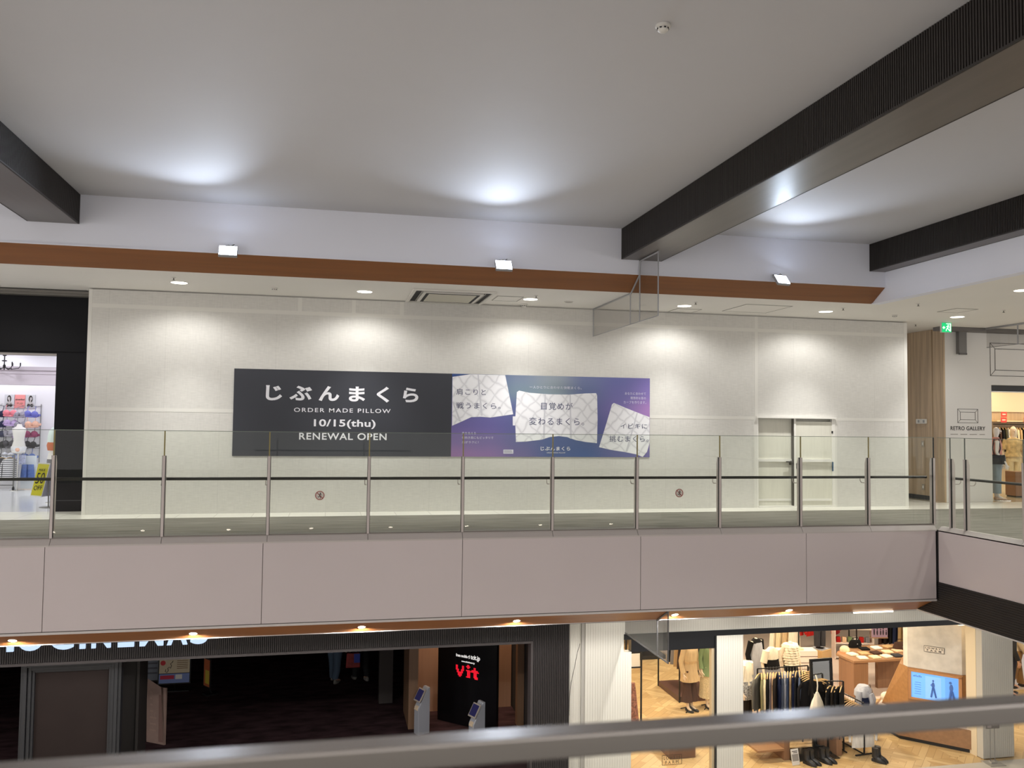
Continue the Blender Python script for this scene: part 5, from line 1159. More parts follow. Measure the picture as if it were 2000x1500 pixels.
t = thing('wooden_plinth', 'light wooden box plinth carrying grey trousers behind the mirror', 'plinth', (12.2, 19.4, LF), math.radians(25))
MB().box(-0.20, 0.20, -0.20, 0.20, 0, 0.70).build('box_body', wood_mat('light_plywood', (214,176,122), 'x', 0.05), t, bevel=0.003)
MB().box(-0.17, 0.17, -0.17, 0.17, 0.70, 0.712).build('grey_top_sheet', CL['pale grey'], t)
t = thing('trouser_form', 'grey trousers on a half mannequin standing on the wooden plinth', 'mannequin', (12.2, 19.4, LF+0.712))
tm = MB()
for s in (-1, 1): tm.loft([(0.075*s,0,0.05,0.07,0.075),(0.07*s,0,0.45,0.08,0.085),(0.07*s,0,0.80,0.10,0.11)], 18, amp=0.05, freq=5)
tm.loft([(0,0,0.72,0.165,0.125),(0,0,0.92,0.14,0.10)], 24); tm.build('trousers', CL['dark grey'], t, smooth=True)
MB().tube([(0,0,0.0),(0,0,0.75)], 0.012, 8).lathe((0,0,0), [(0.10,0),(0.10,0.01),(0.02,0.015)], 20).build('stand', RACK, t)
for i, x in enumerate((12.7, 13.15, 13.9)):
    hang('hanging_jacket', 'red', (x, 21.3, -3.3), math.radians(15+10*i), ORD[i]+' red garment hanging deep in the clothes shop, counted from the grey trousers', 'red clothes at the back')
rack('r5', 'black clothes rail with red clothes deep in the clothes shop', [(12.4,21.3,-3.3),(14.3,21.3,-3.3)], LF, [(12.38,21.3,-3.3),(14.3,21.3,-3.3)], [((12.38,21.1),(12.38,21.5)),((14.3,21.1),(14.3,21.5))])
t = thing('goods_shelf', 'white shelf with small red, green and pink packages at the back of the shop', 'shelf', (14.0, 20.6, LF), math.radians(-15))
m = MB()
for z_ in (0.05, 0.42, 0.80): m.box(-0.5, 0.5, 0, 0.3, z_, z_+0.025)
m.box(-0.52,-0.5,0,0.3,0,1.2).box(0.5,0.52,0,0.3,0,1.2); m.build('shelf_frame', mat('white_display'), t)
pk = [thing('package', 'p', 'package', group='packages on the back shelf')]
MB().box(-0.05,0.05,-0.05,0.05,0,0.14).build('carton', CL['red'], pk[0], bevel=0.004); recolour(pk[0].children[0], CL['red'])
for i in range(12):
    p = pk[0] if i == 0 else copy_tree(pk[0]); r_, c_ = divmod(i, 6)
    v = Matrix.Rotation(math.radians(-15), 3, 'Z') @ Vector((-0.4+0.155*c_, 0.12, 0)); p.location = (14.0+v.x, 20.6+v.y, LF+(0.446 if r_ == 0 else 0.826)); p.rotation_euler = (0,0,math.radians(-15))
    c = [('red','red'),('pink','peach'),('green','sage'),('white','white'),('red','red'),('grey','grey')][(c_+r_*2) % 6]
    recolour(p.children[0], CL[c[1]]); p['label'] = f'{c[0]} package, {ORD[c_]} from the plinth end on the {"middle" if r_ == 0 else "upper"} board of the back shelf'
t = thing('standing_poster', 'mauve poster panel with tiny dark figures standing behind the wooden table', 'poster', (14.05, 19.6, LF+0.85), math.radians(-8))
MB().box(-0.21, 0.21, 0, 0.02, 0.0, 0.62).build('panel', mat('mauve_poster', (164,138,160), 0.7), t)
g = MB()
for q, (x, hh) in enumerate([(-0.15,0.17),(-0.07,0.14),(0.02,0.13),(0.09,0.15),(0.17,0.10)]): g.ell((x,-0.002,0.05+hh*0.5), (0.02,0.002,hh*0.5), 10, 8).ell((x,-0.002,0.07+hh), (0.016,0.002,0.018), 10, 8)
g.build('printed_figures', mat('poster_figure_ink', (44,34,44), 0.7), t)
g = MB()
for q in range(5): g.box(-0.15, 0.14-0.03*(q % 2), -0.002, 0, 0.33+0.05*q, 0.345+0.05*q)
g.build('printed_lines', mat('poster_line_ink', (140,112,138), 0.7), t)
MB().box(-0.2,0.2,-0.04,0.10,-0.02,0.0).build('panel_foot', OAK, t)
# wooden table with folded clothes and bags
tb = thing('display_table', 'large wooden table with panel legs and folded clothes deep in the shop', 'table', (12.9, 18.2, LF), math.radians(0), world=True)
MB().prism([(12.02,17.72),(13.45,17.72),(14.3,18.95),(12.6,18.95),(12.0,18.40)], -3.80, -3.75, 'z').build('table_top', OAK, tb, bevel=0.004)
MB().box(12.04, 12.42, 17.76, 17.84, LF, -3.80).box(12.04, 12.10, 17.84, 18.35, LF, -3.80).build('panel_leg', OAKV, tb, bevel=0.004)
MB().box(13.05, 14.1, 18.3, 18.4, LF, -3.80).build('panel_leg', OAKV, tb, bevel=0.004)
MB().tube([(12.75,18.5,-3.80),(12.62,18.5,LF)], 0.02, 6).build('steel_strut', GREY, tb)
fold = thing('folded_garment', 'f', 'folded clothes', group='folded clothes on the wooden table')
fm = MB().loft([(0,0,0.0,0.15,0.12),(0,0,0.02,0.16,0.125),(0,0,0.045,0.15,0.12)], 4); fm.v = [tuple(Matrix.Rotation(PI/4,3,'Z') @ Vector((v[0],v[1]*1.2,v[2]))) for v in fm.v]
fm.build('cloth_stack', CL['ivory'], fold, bevel=0.01); recolour(fold.children[0], CL['ivory'])
for i, (x, y, c) in enumerate([(12.35,17.88,'ivory'),(12.68,17.88,'cream'),(13.0,17.90,'ivory'),(13.3,17.92,'dark grey'),(12.30,18.2,'ivory'),(12.62,18.22,'tan'),(12.95,18.22,'cocoa'),(13.28,18.25,'cream'),(13.6,18.3,'peach'),(12.9,18.6,'black'),(13.25,18.62,'white'),(13.6,18.65,'tan')]):
    p = fold if i == 0 else copy_tree(fold); p.location = (x, y, -3.75); p.rotation_euler = (0,0,math.radians((i*29) % 20-10)); recolour(p.children[0], CL[c])
    rowi, ci = (0, i) if i < 4 else ((1, i-4) if i < 9 else (2, i-9)); p['label'] = f'{c} folded garment, {ORD[ci]} from the mirror in the {("front","middle","back")[rowi]} row on the wooden table'
t = thing('straw_hat', 'pale cap with an orange brim on the mirror end of the wooden table', 'hat', (12.25, 18.42, -3.75))
MB().ell((0,0,0.06), (0.12,0.12,0.11)).build('crown', CL['cream'], t, smooth=True); MB().lathe((0,0,0), [(0.17,0.0),(0.12,0.03),(0.10,0.03)], 24).build('brim', mat('orange_brim', (206,120,80), 0.8), t, smooth=True)
def handbag(loc, rz, m_, lab, w_=0.36, h_=0.17):
    t = thing('handbag', lab, 'bag', loc, rz)
    MB().loft([(0,0,0,w_*0.5,0.07),(0,0,h_*0.4,w_*0.52,0.085),(0,0,h_,w_*0.42,0.05)], 24).build('bag_body', m_, t, smooth=True)
    MB().tube([(-w_*0.3,0,h_*0.95),(-w_*0.2,0,h_*1.35),(w_*0.2,0,h_*1.35),(w_*0.3,0,h_*0.95)], 0.010, 8).build('strap', m_, t, smooth=True)
    MB().lathe((0,-0.08,h_*0.55), [(0.018,-0.006),(0.018,0.006),(0.002,0.008)], 12, M=Matrix.Rotation(PI/2,3,'X')).build('clasp', CHROME, t)
handbag((12.80, 18.82, -3.75), 0.1, CL['black'], 'black handbag beside the pale cap on the wooden table')
handbag((13.75, 18.0+0.35, -3.75), -0.2, CL['cocoa'], 'dark plum brown handbag at the screen stand end of the wooden table', 0.42, 0.20)
# clothes rail behind the table
rack('r6', 'black clothes rail with brown, black and white clothes behind the wooden table', [(13.6,19.9,-2.95),(15.6,19.9,-2.95)], LF, [(13.58,19.9,-2.95),(15.6,19.9,-2.95)], [((13.58,19.7),(13.58,20.1)),((15.6,19.7),(15.6,20.1))])
for i, (c, kd) in enumerate([('cocoa','hanging_dress'),('brown black','hanging_dress'),('black','hanging_dress'),('navy','hanging_dress'),('tan','hanging_dress'),('white','hanging_dress'),('ivory','hanging_dress'),('cocoa','hanging_jacket'),('white','hanging_jacket')]):
    hang(kd, c, (14.35+0.14*i, 19.9, -2.95), math.radians(30+4*(i % 3)), f'{c} garment, {ORD[i]} along the rail behind the wooden table from the mauve poster', 'clothes on the table rail')
# window display: low platform with black posts
t = thing('display_platform', 'low dark brown platform with black rack posts behind the shop window', 'platform', (8.3, 18.8, LF), world=True)
MB().box(7.90, 8.85, 18.19, 19.42, LF, LF+0.12).build('platform_base', mat('platform_brown', (86,54,42), 0.4), t, bevel=0.004)
for x, y in ((7.90,18.17),(7.90,19.42),(8.83,18.17),(8.83,19.42)): MB().box(x-0.014, x+0.014, y-0.014, y+0.014, LF, -3.0).build('post', RACK, t)
MB().tube([(8.36,18.17,-3.0),(8.36,19.42,-3.0)], 0.012, 6).tube([(7.9,18.17,-3.0),(8.83,18.17,-3.0)], 0.010, 6).tube([(7.9,19.42,-3.0),(8.83,19.42,-3.0)], 0.010, 6).build('rail', RACK, t)
for i, (c, kd) in enumerate([('black','hanging_dress'),('grey','hanging_dress'),('tan','hanging_dress'),('cocoa','hanging_dress'),('ivory','hanging_dress'),('black','hanging_dress')]):
    hang(kd, c, (8.36, 19.30-0.2*i, -3.0), math.radians(-20), f'{c} garment, {ORD[i]} from the back of the window platform rail', 'clothes on the window platform')
t = thing('display_platform', 'small far black platform on the parquet beyond the window rack', 'platform', (8.3, 22.0, LF), world=True)
MB().box(8.15, 9.0, 21.6, 22.3, LF, LF+0.10).build('platform_base', BLK, t, bevel=0.004)
MB().tube([(8.5,22.0,LF+0.1),(8.5,22.0,-3.2)], 0.015, 6).build('post', RACK, t)
for i, (c, x) in enumerate([('grey',7.6),('dark grey',7.85),('ivory',8.2),('cream',8.5),('black',8.8)]):
    hang('hanging_dress', c, (x, 23.0, -3.35), math.radians(20), f'{c} garment on the farthest rail seen through the shop window', 'clothes on the farthest rail')
rack('r7', 'black clothes rail farthest inside behind the shop window', [(7.3,23.0,-3.35),(9.1,23.0,-3.35)], LF, [(7.28,23.0,-3.35),(9.12,23.0,-3.35)], [((7.28,22.8),(7.28,23.2)),((9.12,22.8),(9.12,23.2))])
t = thing('low_bench', 'low brown bench with a grey cushion inside the shop window', 'bench', (6.62, 15.5, LF), world=True)
MB().box(6.40, 6.92, 15.16, 16.2, LF, LF+0.32).build('bench_body', mat('bench_brown', (112,78,56), 0.4, noise=(6,0.08)), t, bevel=0.006)
MB().box(6.48, 6.90, 15.2, 16.15, LF+0.32, LF+0.38).build('cushion', CL['grey'], t, bevel=0.02)
t = thing('display_case', 'black metal display frame with a white card by the window column', 'display frame', (6.3, 16.5, LF), world=True)
for x, y in ((6.05,16.6),(6.38,16.6)): MB().box(x-0.015, x+0.015, y-0.015, y+0.015, LF, -2.7).build('frame_post', RACK, t)
MB().box(6.05, 6.38, 16.59, 16.61, -3.31, -3.28).build('frame_bar', RACK, t); MB().box(6.07, 6.35, 16.60, 16.61, -3.28, -3.02).build('white_card', mat('card_white'), t)
t = thing('patterned_dress', 'red brown patterned dress hanging behind the window column', 'garment', (6.2, 16.75, -3.55))
MB().loft([(0,0,-0.1,0.10,0.04),(0,0,-0.3,0.13,0.05),(0,0,-0.95,0.20,0.08)], 30, amp=0.06, freq=8).build('dress_body', mat('paisley_cloth', (150,100,84), 0.9, noise=(26,0.6)), t, smooth=True)
MB().tube([(0,0,-0.1),(0,0,0.25)], 0.006, 6).build('hanger_wire', RACK, t)
# --- screen stand: wooden body, concrete block, screen
P0, T_, N_ = Vector((11.37,15.30)), Vector((0.6844,-0.7291)), Vector((0.7291,0.6844))
def pt(s, d): q = P0+T_*s+N_*d; return (q.x, q.y)
MS = Matrix(((T_.x, N_.x, 0, P0.x), (T_.y, N_.y, 0, P0.y), (0, 0, 1, 0), (0, 0, 0, 1)))
ss = thing('screen_stand', 'angular wooden stand with a blue screen and concrete block at the shop entrance', 'display stand', (11.9, 14.9, LF), world=True)
MB().prism([pt(0,0),pt(1.36,0),pt(1.36,1.3),pt(-0.55,1.5),pt(-0.55,0.55)], LF+0.07, LF+0.43, 'z').build('plinth', OAK, ss, bevel=0.004)
MB().prism([pt(0.02,0.03),pt(1.34,0.03),pt(1.34,1.28),pt(-0.5,1.45),pt(-0.5,0.57)], LF, LF+0.07, 'z').build('black_toe_kick', BLK, ss)
MB().prism([pt(0.05,0.04),pt(1.33,0.04),pt(1.33,1.2),pt(-0.5,1.4),pt(-0.5,0.6)], LF+0.43, LF+0.436, 'z').build('white_shelf_top', mat('white_display'), ss)
b = MB(); lo = [pt(0.13,0.30),pt(1.13,0.30),pt(1.36,0.62),pt(1.36,1.2),pt(-0.5,1.2),pt(-0.45,0.72)]; hi = [pt(0.13,0.30),pt(1.13,0.30),pt(1.30,0.46),pt(1.30,1.1),pt(-0.1,1.1),pt(-0.06,0.50)]
b.add([(*p, LF+0.436) for p in lo]+[(*p, -3.22) for p in hi], [tuple(range(6))[::-1], tuple(range(6,12))]+[(i,(i+1)%6,(i+1)%6+6,i+6) for i in range(6)])
b.build('wooden_body', wood_mat('amber_veneer', (162,118,74), 'x', 0.10, 0.4), ss, bevel=0.004)
MB().prism([pt(0.13,0.305),pt(1.12,0.305),pt(1.22,0.42),pt(1.22,1.0),pt(0.03,1.0),pt(0.03,0.42)], -3.219, -2.25, 'z').build('concrete_block', CONCRETE, ss, bevel=0.006)
fr = MB().box(0.15,0.20,0.27,0.30,-3.80,-3.26).box(1.06,1.12,0.27,0.30,-3.80,-3.26).box(0.15,1.12,0.27,0.30,-3.29,-3.25).box(0.15,1.12,0.27,0.30,-3.84,-3.80)
fr.v = [tuple(MS @ Vector(v)) for v in fr.v]; fr.build('screen_surround', wood_mat('amber_veneer_edge', (184,132,84), 'z', 0.06), ss)
def onstand(mb): mb.v = [tuple(MS @ Vector(v)) for v in mb.v]; return mb
scr = onstand(MB().box(0.20,1.06,0.285,0.295,-3.80,-3.29)).build('screen', mat('blue_screen', (110,170,240), 0.3, emit=((104,166,242),0.66)), ss)
im = MB().box(0.46,0.75,0.283,0.285,-3.78,-3.34); onstand(im).build('picture', mat('screen_pale_blue', (130,180,240), 0.3, emit=((126,178,240),0.6)), scr)
im = MB().box(0.82,1.05,0.283,0.285,-3.78,-3.31); onstand(im).build('picture', mat('screen_mid_blue', (100,160,230), 0.3, emit=((90,150,226),0.55)), scr)
fg = MB().ell((0.605,0.281,-3.415),(0.018,0.002,0.022),10,8).ell((0.605,0.281,-3.50),(0.028,0.002,0.06),12,8).tube([(0.60,0.281,-3.54),(0.565,0.281,-3.74)],0.018,6).tube([(0.61,0.281,-3.54),(0.655,0.281,-3.74)],0.018,6).tube([(0.59,0.281,-3.47),(0.56,0.281,-3.50),(0.59,0.281,-3.53)],0.008,6)
onstand(fg).build('standing_figure', mat('screen_figure', (70,104,168), 0.4, emit=((60,100,176),0.25)), scr)
fg = MB().ell((0.915,0.281,-3.40),(0.026,0.002,0.026),10,8).ell((0.93,0.281,-3.50),(0.035,0.002,0.075),12,8).tube([(0.925,0.281,-3.56),(0.90,0.281,-3.75)],0.026,6).tube([(0.94,0.281,-3.56),(0.99,0.281,-3.75)],0.024,6)
onstand(fg).build('leaning_figure', mat('screen_figure'), scr)
tx = text_fit('store', 0.235, 0.40, -3.39, -3.345, 0.285, 0.001, 0.0, 1.1)
tx = MB()
for q in range(6): tx.box(0.26+0.012*(q % 2), 0.38, 0.283, 0.285, -3.72+0.045*q, -3.713+0.045*q)
for q in range(7): tx.box(0.235+0.024*q, 0.248+0.024*q, 0.283, 0.285, -3.385, -3.36+0.008*(q % 3))
onstand(tx).build('text_lines', mat('screen_text', (60,90,150), 0.4, emit=((70,104,170),0.5)), scr)
pq = onstand(MB().box(0.44,0.81,0.295,0.305,-2.855,-2.735)).build('name_plaque', mat('plaque_frame', (54,46,42), 0.5), ss)
onstand(MB().box(0.448,0.802,0.293,0.295,-2.847,-2.743)).build('plaque_face', mat('plaque_white', (220,210,196), 0.5), pq)
tt = text_fit('LOWRYS', 0.465, 0.785, -2.789, -2.755, 0.293, 0.003, 0.015, 1.5).merge(text_fit('FARM', 0.495, 0.755, -2.836, -2.802, 0.293, 0.003, 0.015, 2.0))
onstand(tt).build('plaque_lettering', INKB, pq)
for i, (x, y, r_, lab) in enumerate([(11.73,16.16,0.115,'larger round white plush cushion beside the wooden screen stand'),(11.86,15.85,0.10,'smaller round white plush cushion beside the wooden screen stand')]):
    t = thing('plush_cushion', lab, 'cushion', (x, y, LF+0.436), 0.4*i, 'round plush cushions')
    MB().ell((0,0,r_*0.92), (r_,r_,r_*0.92), 24, 16).build('cushion_body', CL['ivory'], t, smooth=True)
    MB().ell((r_*0.2,-r_*0.95,r_*1.2), (0.012,0.008,0.012), 10, 6).ell((-r_*0.3,-r_*0.92,r_*1.2), (0.012,0.008,0.012), 10, 6).build('button', DARK, t, smooth=True)
t = thing('dress_form', 'dress form wearing a pale grey shawl over a dark denim dress beside the short rail', 'mannequin', (10.72, 15.5, LF), math.radians(30))
MB().loft([(0,0,0.45,0.24,0.19),(0,0,0.75,0.18,0.14),(0,0,0.95,0.19,0.14),(0,0,1.03,0.08,0.08)], 32, amp=0.04, freq=9).build('denim_dress', CL['navy'], t, smooth=True)
MB().loft([(0,0,0.84,0.21,0.16),(0,0,0.95,0.20,0.15),(0,0,1.04,0.10,0.10)], 30, amp=0.05, freq=7).tube([(-0.03,-0.15,0.9),(-0.02,-0.19,0.75),(-0.05,-0.18,0.62)], [0.045,0.05,0.04], 10).tube([(0.05,-0.15,0.9),(0.06,-0.19,0.78),(0.05,-0.18,0.66)], [0.04,0.045,0.035], 10).build('grey_shawl', CL['pale grey'], t, smooth=True)
for s in (-1, 1): MB().tube([(0.18*s,0,0.94),(0.25*s,-0.02,0.72),(0.24*s,-0.07,0.5)], [0.06,0.055,0.045], 12).build('sleeve', CL['pale grey'], t, smooth=True)
MB().tube([(0,0,0),(0,0,0.6)], 0.015, 8).lathe((0,0,0), [(0.14,0),(0.14,0.015),(0.03,0.02)], 24).build('stand', RACK, t)
handbag((11.35, 16.22, LF+0.436), 0.6, mat('grey_brown_leather', (110,98,90), 0.5), 'grey brown slouchy bag behind the round cushions', 0.34, 0.26)
t = thing('price_sign_stand', 'grey notice plate on two thin rods before the end column', 'sign stand', (12.31, 13.86, LF), math.radians(-4))
MB().box(-0.14, 0.14, 0, 0.012, 0.64, 0.78).build('notice_plate', mat('notice_grey', (128,122,116), 0.4, metal=0.2), t, bevel=0.003)
MB().box(-0.11, -0.03, -0.003, 0, 0.66, 0.71).box(-0.11,-0.02,-0.003,0,0.725,0.735).box(0.0,0.10,-0.003,0,0.70,0.71).build('notice_print', mat('notice_print', (190,180,176), 0.5), t)
for x in (-0.045, 0.045): MB().tube([(x,0.016,0.02),(x,0.016,0.70)], 0.005, 6).build('rod', GREY, t)
MB().box(-0.16, 0.16, -0.14, 0.14, 0.0, 0.012).box(-0.06,0.06,-0.03,0.05,0.012,0.04).build('base_plate', mat('notice_base', (176,172,164), 0.4, metal=0.3), t, bevel=0.003)

# ================================================================== underwear shop behind the black storefront
m = MB().box(-14, -4.1, 22, 22.2, 0, 3.3).box(-4.2, -4.05, 16.66, 22, 0, 3.3)
struct(m.build('wall_shop_white', SHOPWALL)); struct(MB().box(-14, -4.05, 16.62, 22.2, 3.3, 3.36).build('ceiling_shop_white', SHOPWALL))
struct(MB().box(-14, -4.2, 20.5, 20.8, 2.38, 2.76).build('beam_shop_bulkhead', mat('bulkhead_shade_mauve', (196,186,194), 0.7)))  # mauve shade on the bulkhead is put into its colour
struct(MB().box(-14, -4.2, 20.46, 20.52, 2.70, 2.78).box(-14, -4.2, 20.48, 20.5, 2.62, 2.66).build('trim_16', mat('bulkhead_shade_mauve')))
for i, (x, y) in enumerate([(-5.4,17.6),(-7.2,17.8),(-5.6,19.4),(-7.4,19.5),(-5.6,21.2),(-7.4,21.2)]):
    shop_lamp('underwear_shop_light', x, y, 3.298, 17, (0.92,0.95,1.0), ('cool white ceiling light inside the underwear shop, hidden above its black header'), 'underwear shop ceiling lights')
t = thing('chandelier', 'small black chandelier hanging in the white underwear shop', 'chandelier', (-6.85, 20.2, 3.30))
MB().tube([(0,0,0),(0,0,-0.62)], 0.012, 8).ell((0,0,-0.30), (0.04,0.04,0.02)).ell((0,0,-0.42), (0.055,0.055,0.018)).ell((0,0,-0.54), (0.03,0.03,0.05)).build('stem', DARK, t, smooth=True)
for q in range(6):
    a = q*PI/3+0.3; c, s = math.cos(a), math.sin(a)
    MB().tube([(0,0,-0.56),(0.14*c,0.14*s,-0.60),(0.27*c,0.27*s,-0.57),(0.30*c,0.30*s,-0.52)], 0.009, 6).tube([(0.30*c,0.30*s,-0.52),(0.30*c,0.30*s,-0.45)], 0.014, 8).build('arm', DARK, t, smooth=True)
def wall_poster(x0, x1, lab, kind):
    t = thing('wall_poster', lab, 'poster', ((x0+x1)/2, 21.98, 2.04), 0, 'posters above the bra wall')
    h_ = (x1-x0)/2
    MB().box(-h_, h_, 0, 0.015, -0.155, 0.155).build('print_sheet', mat('poster_pink', (236,150,148), 0.6) if kind == 0 else mat('poster_pale_grey', (206,206,210), 0.6), t)
    if kind == 0:
        text_fit('aimerfeel', -0.095, 0.095, 0.025, 0.065, -0.001, 0.002, 0.02).build('lettering', INKB, t)
        text_fit('FUJI', -0.06, 0.06, -0.08, -0.03, -0.001, 0.002, 0.0).build('lettering', mat('poster_brown_ink'), t)
    else:
        g = MB().ell((kind*0.005,-0.002,0.055), (0.045,0.002,0.085), 16, 12).ell((-0.034,-0.007,-0.095), (0.036,0.002,0.038), 14, 8).ell((0.034,-0.007,-0.095), (0.036,0.002,0.038), 14, 8); g.build('dark_hair_and_top', INKB, t)
        MB().ell((kind*0.012,-0.004,0.065), (0.025,0.002,0.036), 14, 10).ell((0,-0.0045,-0.06), (0.07,0.002,0.05), 14, 10).box(-0.013,0.013,-0.006,-0.003,-0.03,0.05).build('printed_figure', mat('poster_skin', (190,184,184), 0.6), t)
wall_poster(-7.42, -7.21, 'black and white portrait poster by the outer side of the pink one', -1)
wall_poster(-7.20, -6.98, 'pink poster with dark lettering over the bra wall', 0)
wall_poster(-6.97, -6.76, 'black and white portrait poster nearest the black column', 1)
def bra_mb():
    m = MB()
    for s in (-1, 1):
        m.ell((0.065*s,-0.03,0), (0.07,0.05,0.065), 14, 8); m.tube([(0.065*s,-0.03,0.055),(0.075*s,-0.01,0.12),(0.06*s,0.02,0.155)], 0.006, 6)
        m.tube([(0.12*s,-0.02,-0.02),(0.155*s,0.015,-0.01),(0.15*s,0.03,0.0)], [0.03,0.022,0.015], 8)
    m.tube([(-0.12,-0.05,-0.045),(0,-0.065,-0.05),(0.12,-0.05,-0.045)], 0.014, 8)
    return m
BC = {'white floral':(214,214,224),'navy':(30,34,66),'pink':(226,130,142),'lilac':(186,164,206),'grey patterned':(150,146,158),'violet blue':(108,112,190),'peach':(232,184,160),'maroon':(130,44,84),'black':(28,28,30),'charcoal':(66,64,70),'denim blue':(84,108,168),'pale blue':(186,200,226)}
BM = {n: mat('lace_'+n.replace(' ','_'), c, 0.75, noise=(30, 0.35 if 'floral' in n or 'pattern' in n else 0.12)) for n, c in BC.items()}
bra = thing('bra', 'b', 'bra', group='bras on the shop wall'); bb = bra_mb().build('cups_and_straps', BM['navy'], bra, smooth=True); recolour(bb, BM['navy'])
MB().tube([(-0.08,0.02,0.15),(0,0.02,0.17),(0.08,0.02,0.15)], 0.005, 6).tube([(0,0.02,0.17),(0,0.05,0.19),(0,0.12,0.19)], 0.004, 6).build('hook_arm', GREY, bra)
grid = [['white floral','navy','pink','grey patterned','violet blue'],['pale blue','navy','lilac','grey patterned','peach'],['charcoal','navy','grey patterned','lilac','maroon'],['charcoal','black','charcoal','grey patterned','black'],['black','charcoal','white floral','denim blue','denim blue']]
k = 0
for r_ in range(5):
    for c_ in range(5):
        x, z_ = -7.66+0.225*c_, 1.74-0.235*r_-(0.05 if r_ == 4 else 0)
        p = bra if k == 0 else copy_tree(bra); k += 1
        p.location = (x+(0.02 if r_ % 2 else 0), 21.74, z_+0.02*((c_*7+r_*3) % 3-1)); p.scale = (1.12,1.2,1.2); p.rotation_euler = (0.12*((c_+r_) % 3-1),0.06*((c_*5+r_) % 3-1),math.radians(((r_*5+c_)*17) % 40-20)); recolour(p.children[0] if p.children[0].name.startswith('cups') else p.children[1], BM[grid[r_][c_]])
        p['label'] = f'{grid[r_][c_]} bra in the {ORD[r_]} row down, {ORD[4-c_]} column from the black column side'
t = thing('hanging_rail', 'slim metal wall frame carrying the rows of bras', 'rail', (-7.2, 21.97, 0.7), world=True)
for x in (-6.63, -7.75): MB().tube([(x,21.985,0.3),(x,21.985,1.98)], 0.008, 6).build('wall_upright', GREY, t)
for z_ in (1.93, 1.70, 1.46, 1.23, 0.94): MB().tube([(-7.8,21.985,z_),(-6.62,21.985,z_)], 0.006, 6).build('cross_rail', GREY, t)
def torso(loc, rz, lab, s, wear, zb):
    t = thing('torso_mannequin', lab, 'mannequin', loc, rz)
    MB().loft([(0,0,zb,0.07*s,0.08*s),(0,0,zb+0.02,0.15*s,0.11*s),(0,0,zb+0.12,0.165*s,0.12*s),(0,0,zb+0.30,0.115*s,0.085*s),(0,-0.01,zb+0.46,0.14*s,0.105*s),(0,0,zb+0.56,0.165*s,0.085*s),(0,0,zb+0.61,0.07*s,0.06*s),(0,0,zb+0.67,0.05*s,0.05*s)], 28).build('torso', MANNEQ, t, smooth=True)
    MB().tube([(0,0,0.01),(0,0,zb+0.1)], 0.014, 8).lathe((0,0,0), [(0.15,0),(0.15,0.012),(0.02,0.02)], 24).build('stand', CHROME, t, smooth=True)
    for nm, mb, m_ in wear: mb.build(nm, m_, t, smooth=True)
    return t
torso((-6.86, 21.3, 0), 0.1, 'white torso mannequin in white underwear before the bra wall', 0.92,
      [('white_briefs', MB().loft([(0,0,0.86,0.10,0.10),(0,0,0.92,0.155,0.115),(0,0,1.0,0.158,0.118)], 28), mat('white_lace', (226,226,230), 0.7, noise=(40,0.08))), ('pink_panel', MB().ell((0,-0.10,0.93), (0.05,0.03,0.05)), BM['peach'])], 0.84)
torso((-5.20, 18.2, 0), -0.5, 'white mannequin in an orange top beside the black column of the storefront', 1.0,
      [('orange_top', MB().loft([(0,0,1.02,0.155,0.125),(0,-0.01,1.12,0.17,0.135),(0,0,1.20,0.155,0.12)], 28), mat('orange_knit', (190,104,64), 0.8)), ('pale_blouse', MB().loft([(0,0,1.18,0.16,0.13),(0.02,0,1.32,0.17,0.13),(0.04,0,1.42,0.17,0.10),(0.03,0,1.48,0.08,0.07)], 28, amp=0.04, freq=7), mat('pale_mint_cloth', (204,216,212), 0.8)),
       ('grey_briefs', MB().loft([(0,0,0.70,0.11,0.11),(0,0,0.78,0.17,0.125),(0,0,0.85,0.165,0.12)], 28), mat('grey_lace', (110,108,110), 0.8)), ('thighs', MB().loft([(-0.085,0,0.40,0.075,0.08),(-0.085,0,0.72,0.09,0.095)], 20).loft([(0.085,0,0.40,0.075,0.08),(0.085,0,0.72,0.09,0.095)], 20), MANNEQ)], 0.74)
t = thing('sale_sign', 'leaning yellow sale sign reading max 50 off on a thin stand', 'sign', (-5.02, 17.25, 0), world=True)
A = [Vector((-5.31,17.18,0.215)), Vector((-5.12,17.18,0.195)), Vector((-5.00,17.20,0.815)), Vector((-5.20,17.20,0.83))]
b_ = MB().add([v for v in A]+[v+Vector((0.0,0.02,0)) for v in A], [(0,1,2,3),(7,6,5,4),(0,4,5,1),(1,5,6,2),(2,6,7,3),(3,7,4,0)]); b_.build('board', mat('sign_white', (230,228,220), 0.6), t)
cen = sum(A, Vector())/4
yl = [cen+(v-cen)*0.93+Vector((0,-0.002,0)) for v in A]; MB().add(yl, [(0,1,2,3)]).build('yellow_print', mat('sign_yellow', (214,206,40), 0.6), t)
MY = Matrix(((1,0,0.18,cen.x),(0,1,0.032,cen.y-0.006),(0,0,1,cen.z),(0,0,0,1)))
for body, z0, z1, w_ in (('MAX',0.155,0.205,0.055),('50',-0.07,0.13,0.07),('OFF',-0.19,-0.105,0.07)): text_fit(body, -w_, w_, z0, z1, -0.001, 0.002, 0.0, M=MY).build('lettering', INKB, t)
MB().add([Vector((-5.12,17.2,0.2)),Vector((-4.98,17.33,0.21)),Vector((-4.93,17.34,0.80)),Vector((-5.0,17.22,0.81))], [(0,1,2,3)]).build('rear_panel', mat('sign_grey_back', (150,148,160), 0.6), t)
MB().tube([(-5.02,17.25,0.015),(-5.03,17.26,0.6)], 0.012, 8).lathe((-5.02,17.25,0), [(0.15,0),(0.15,0.012),(0.02,0.018)], 24).build('stand', GREY, t)
t = thing('garment_trolley', 'white wheeled rail with striped clothes beside the bra wall', 'clothes rack', (-7.1, 21.3, 0), world=True)
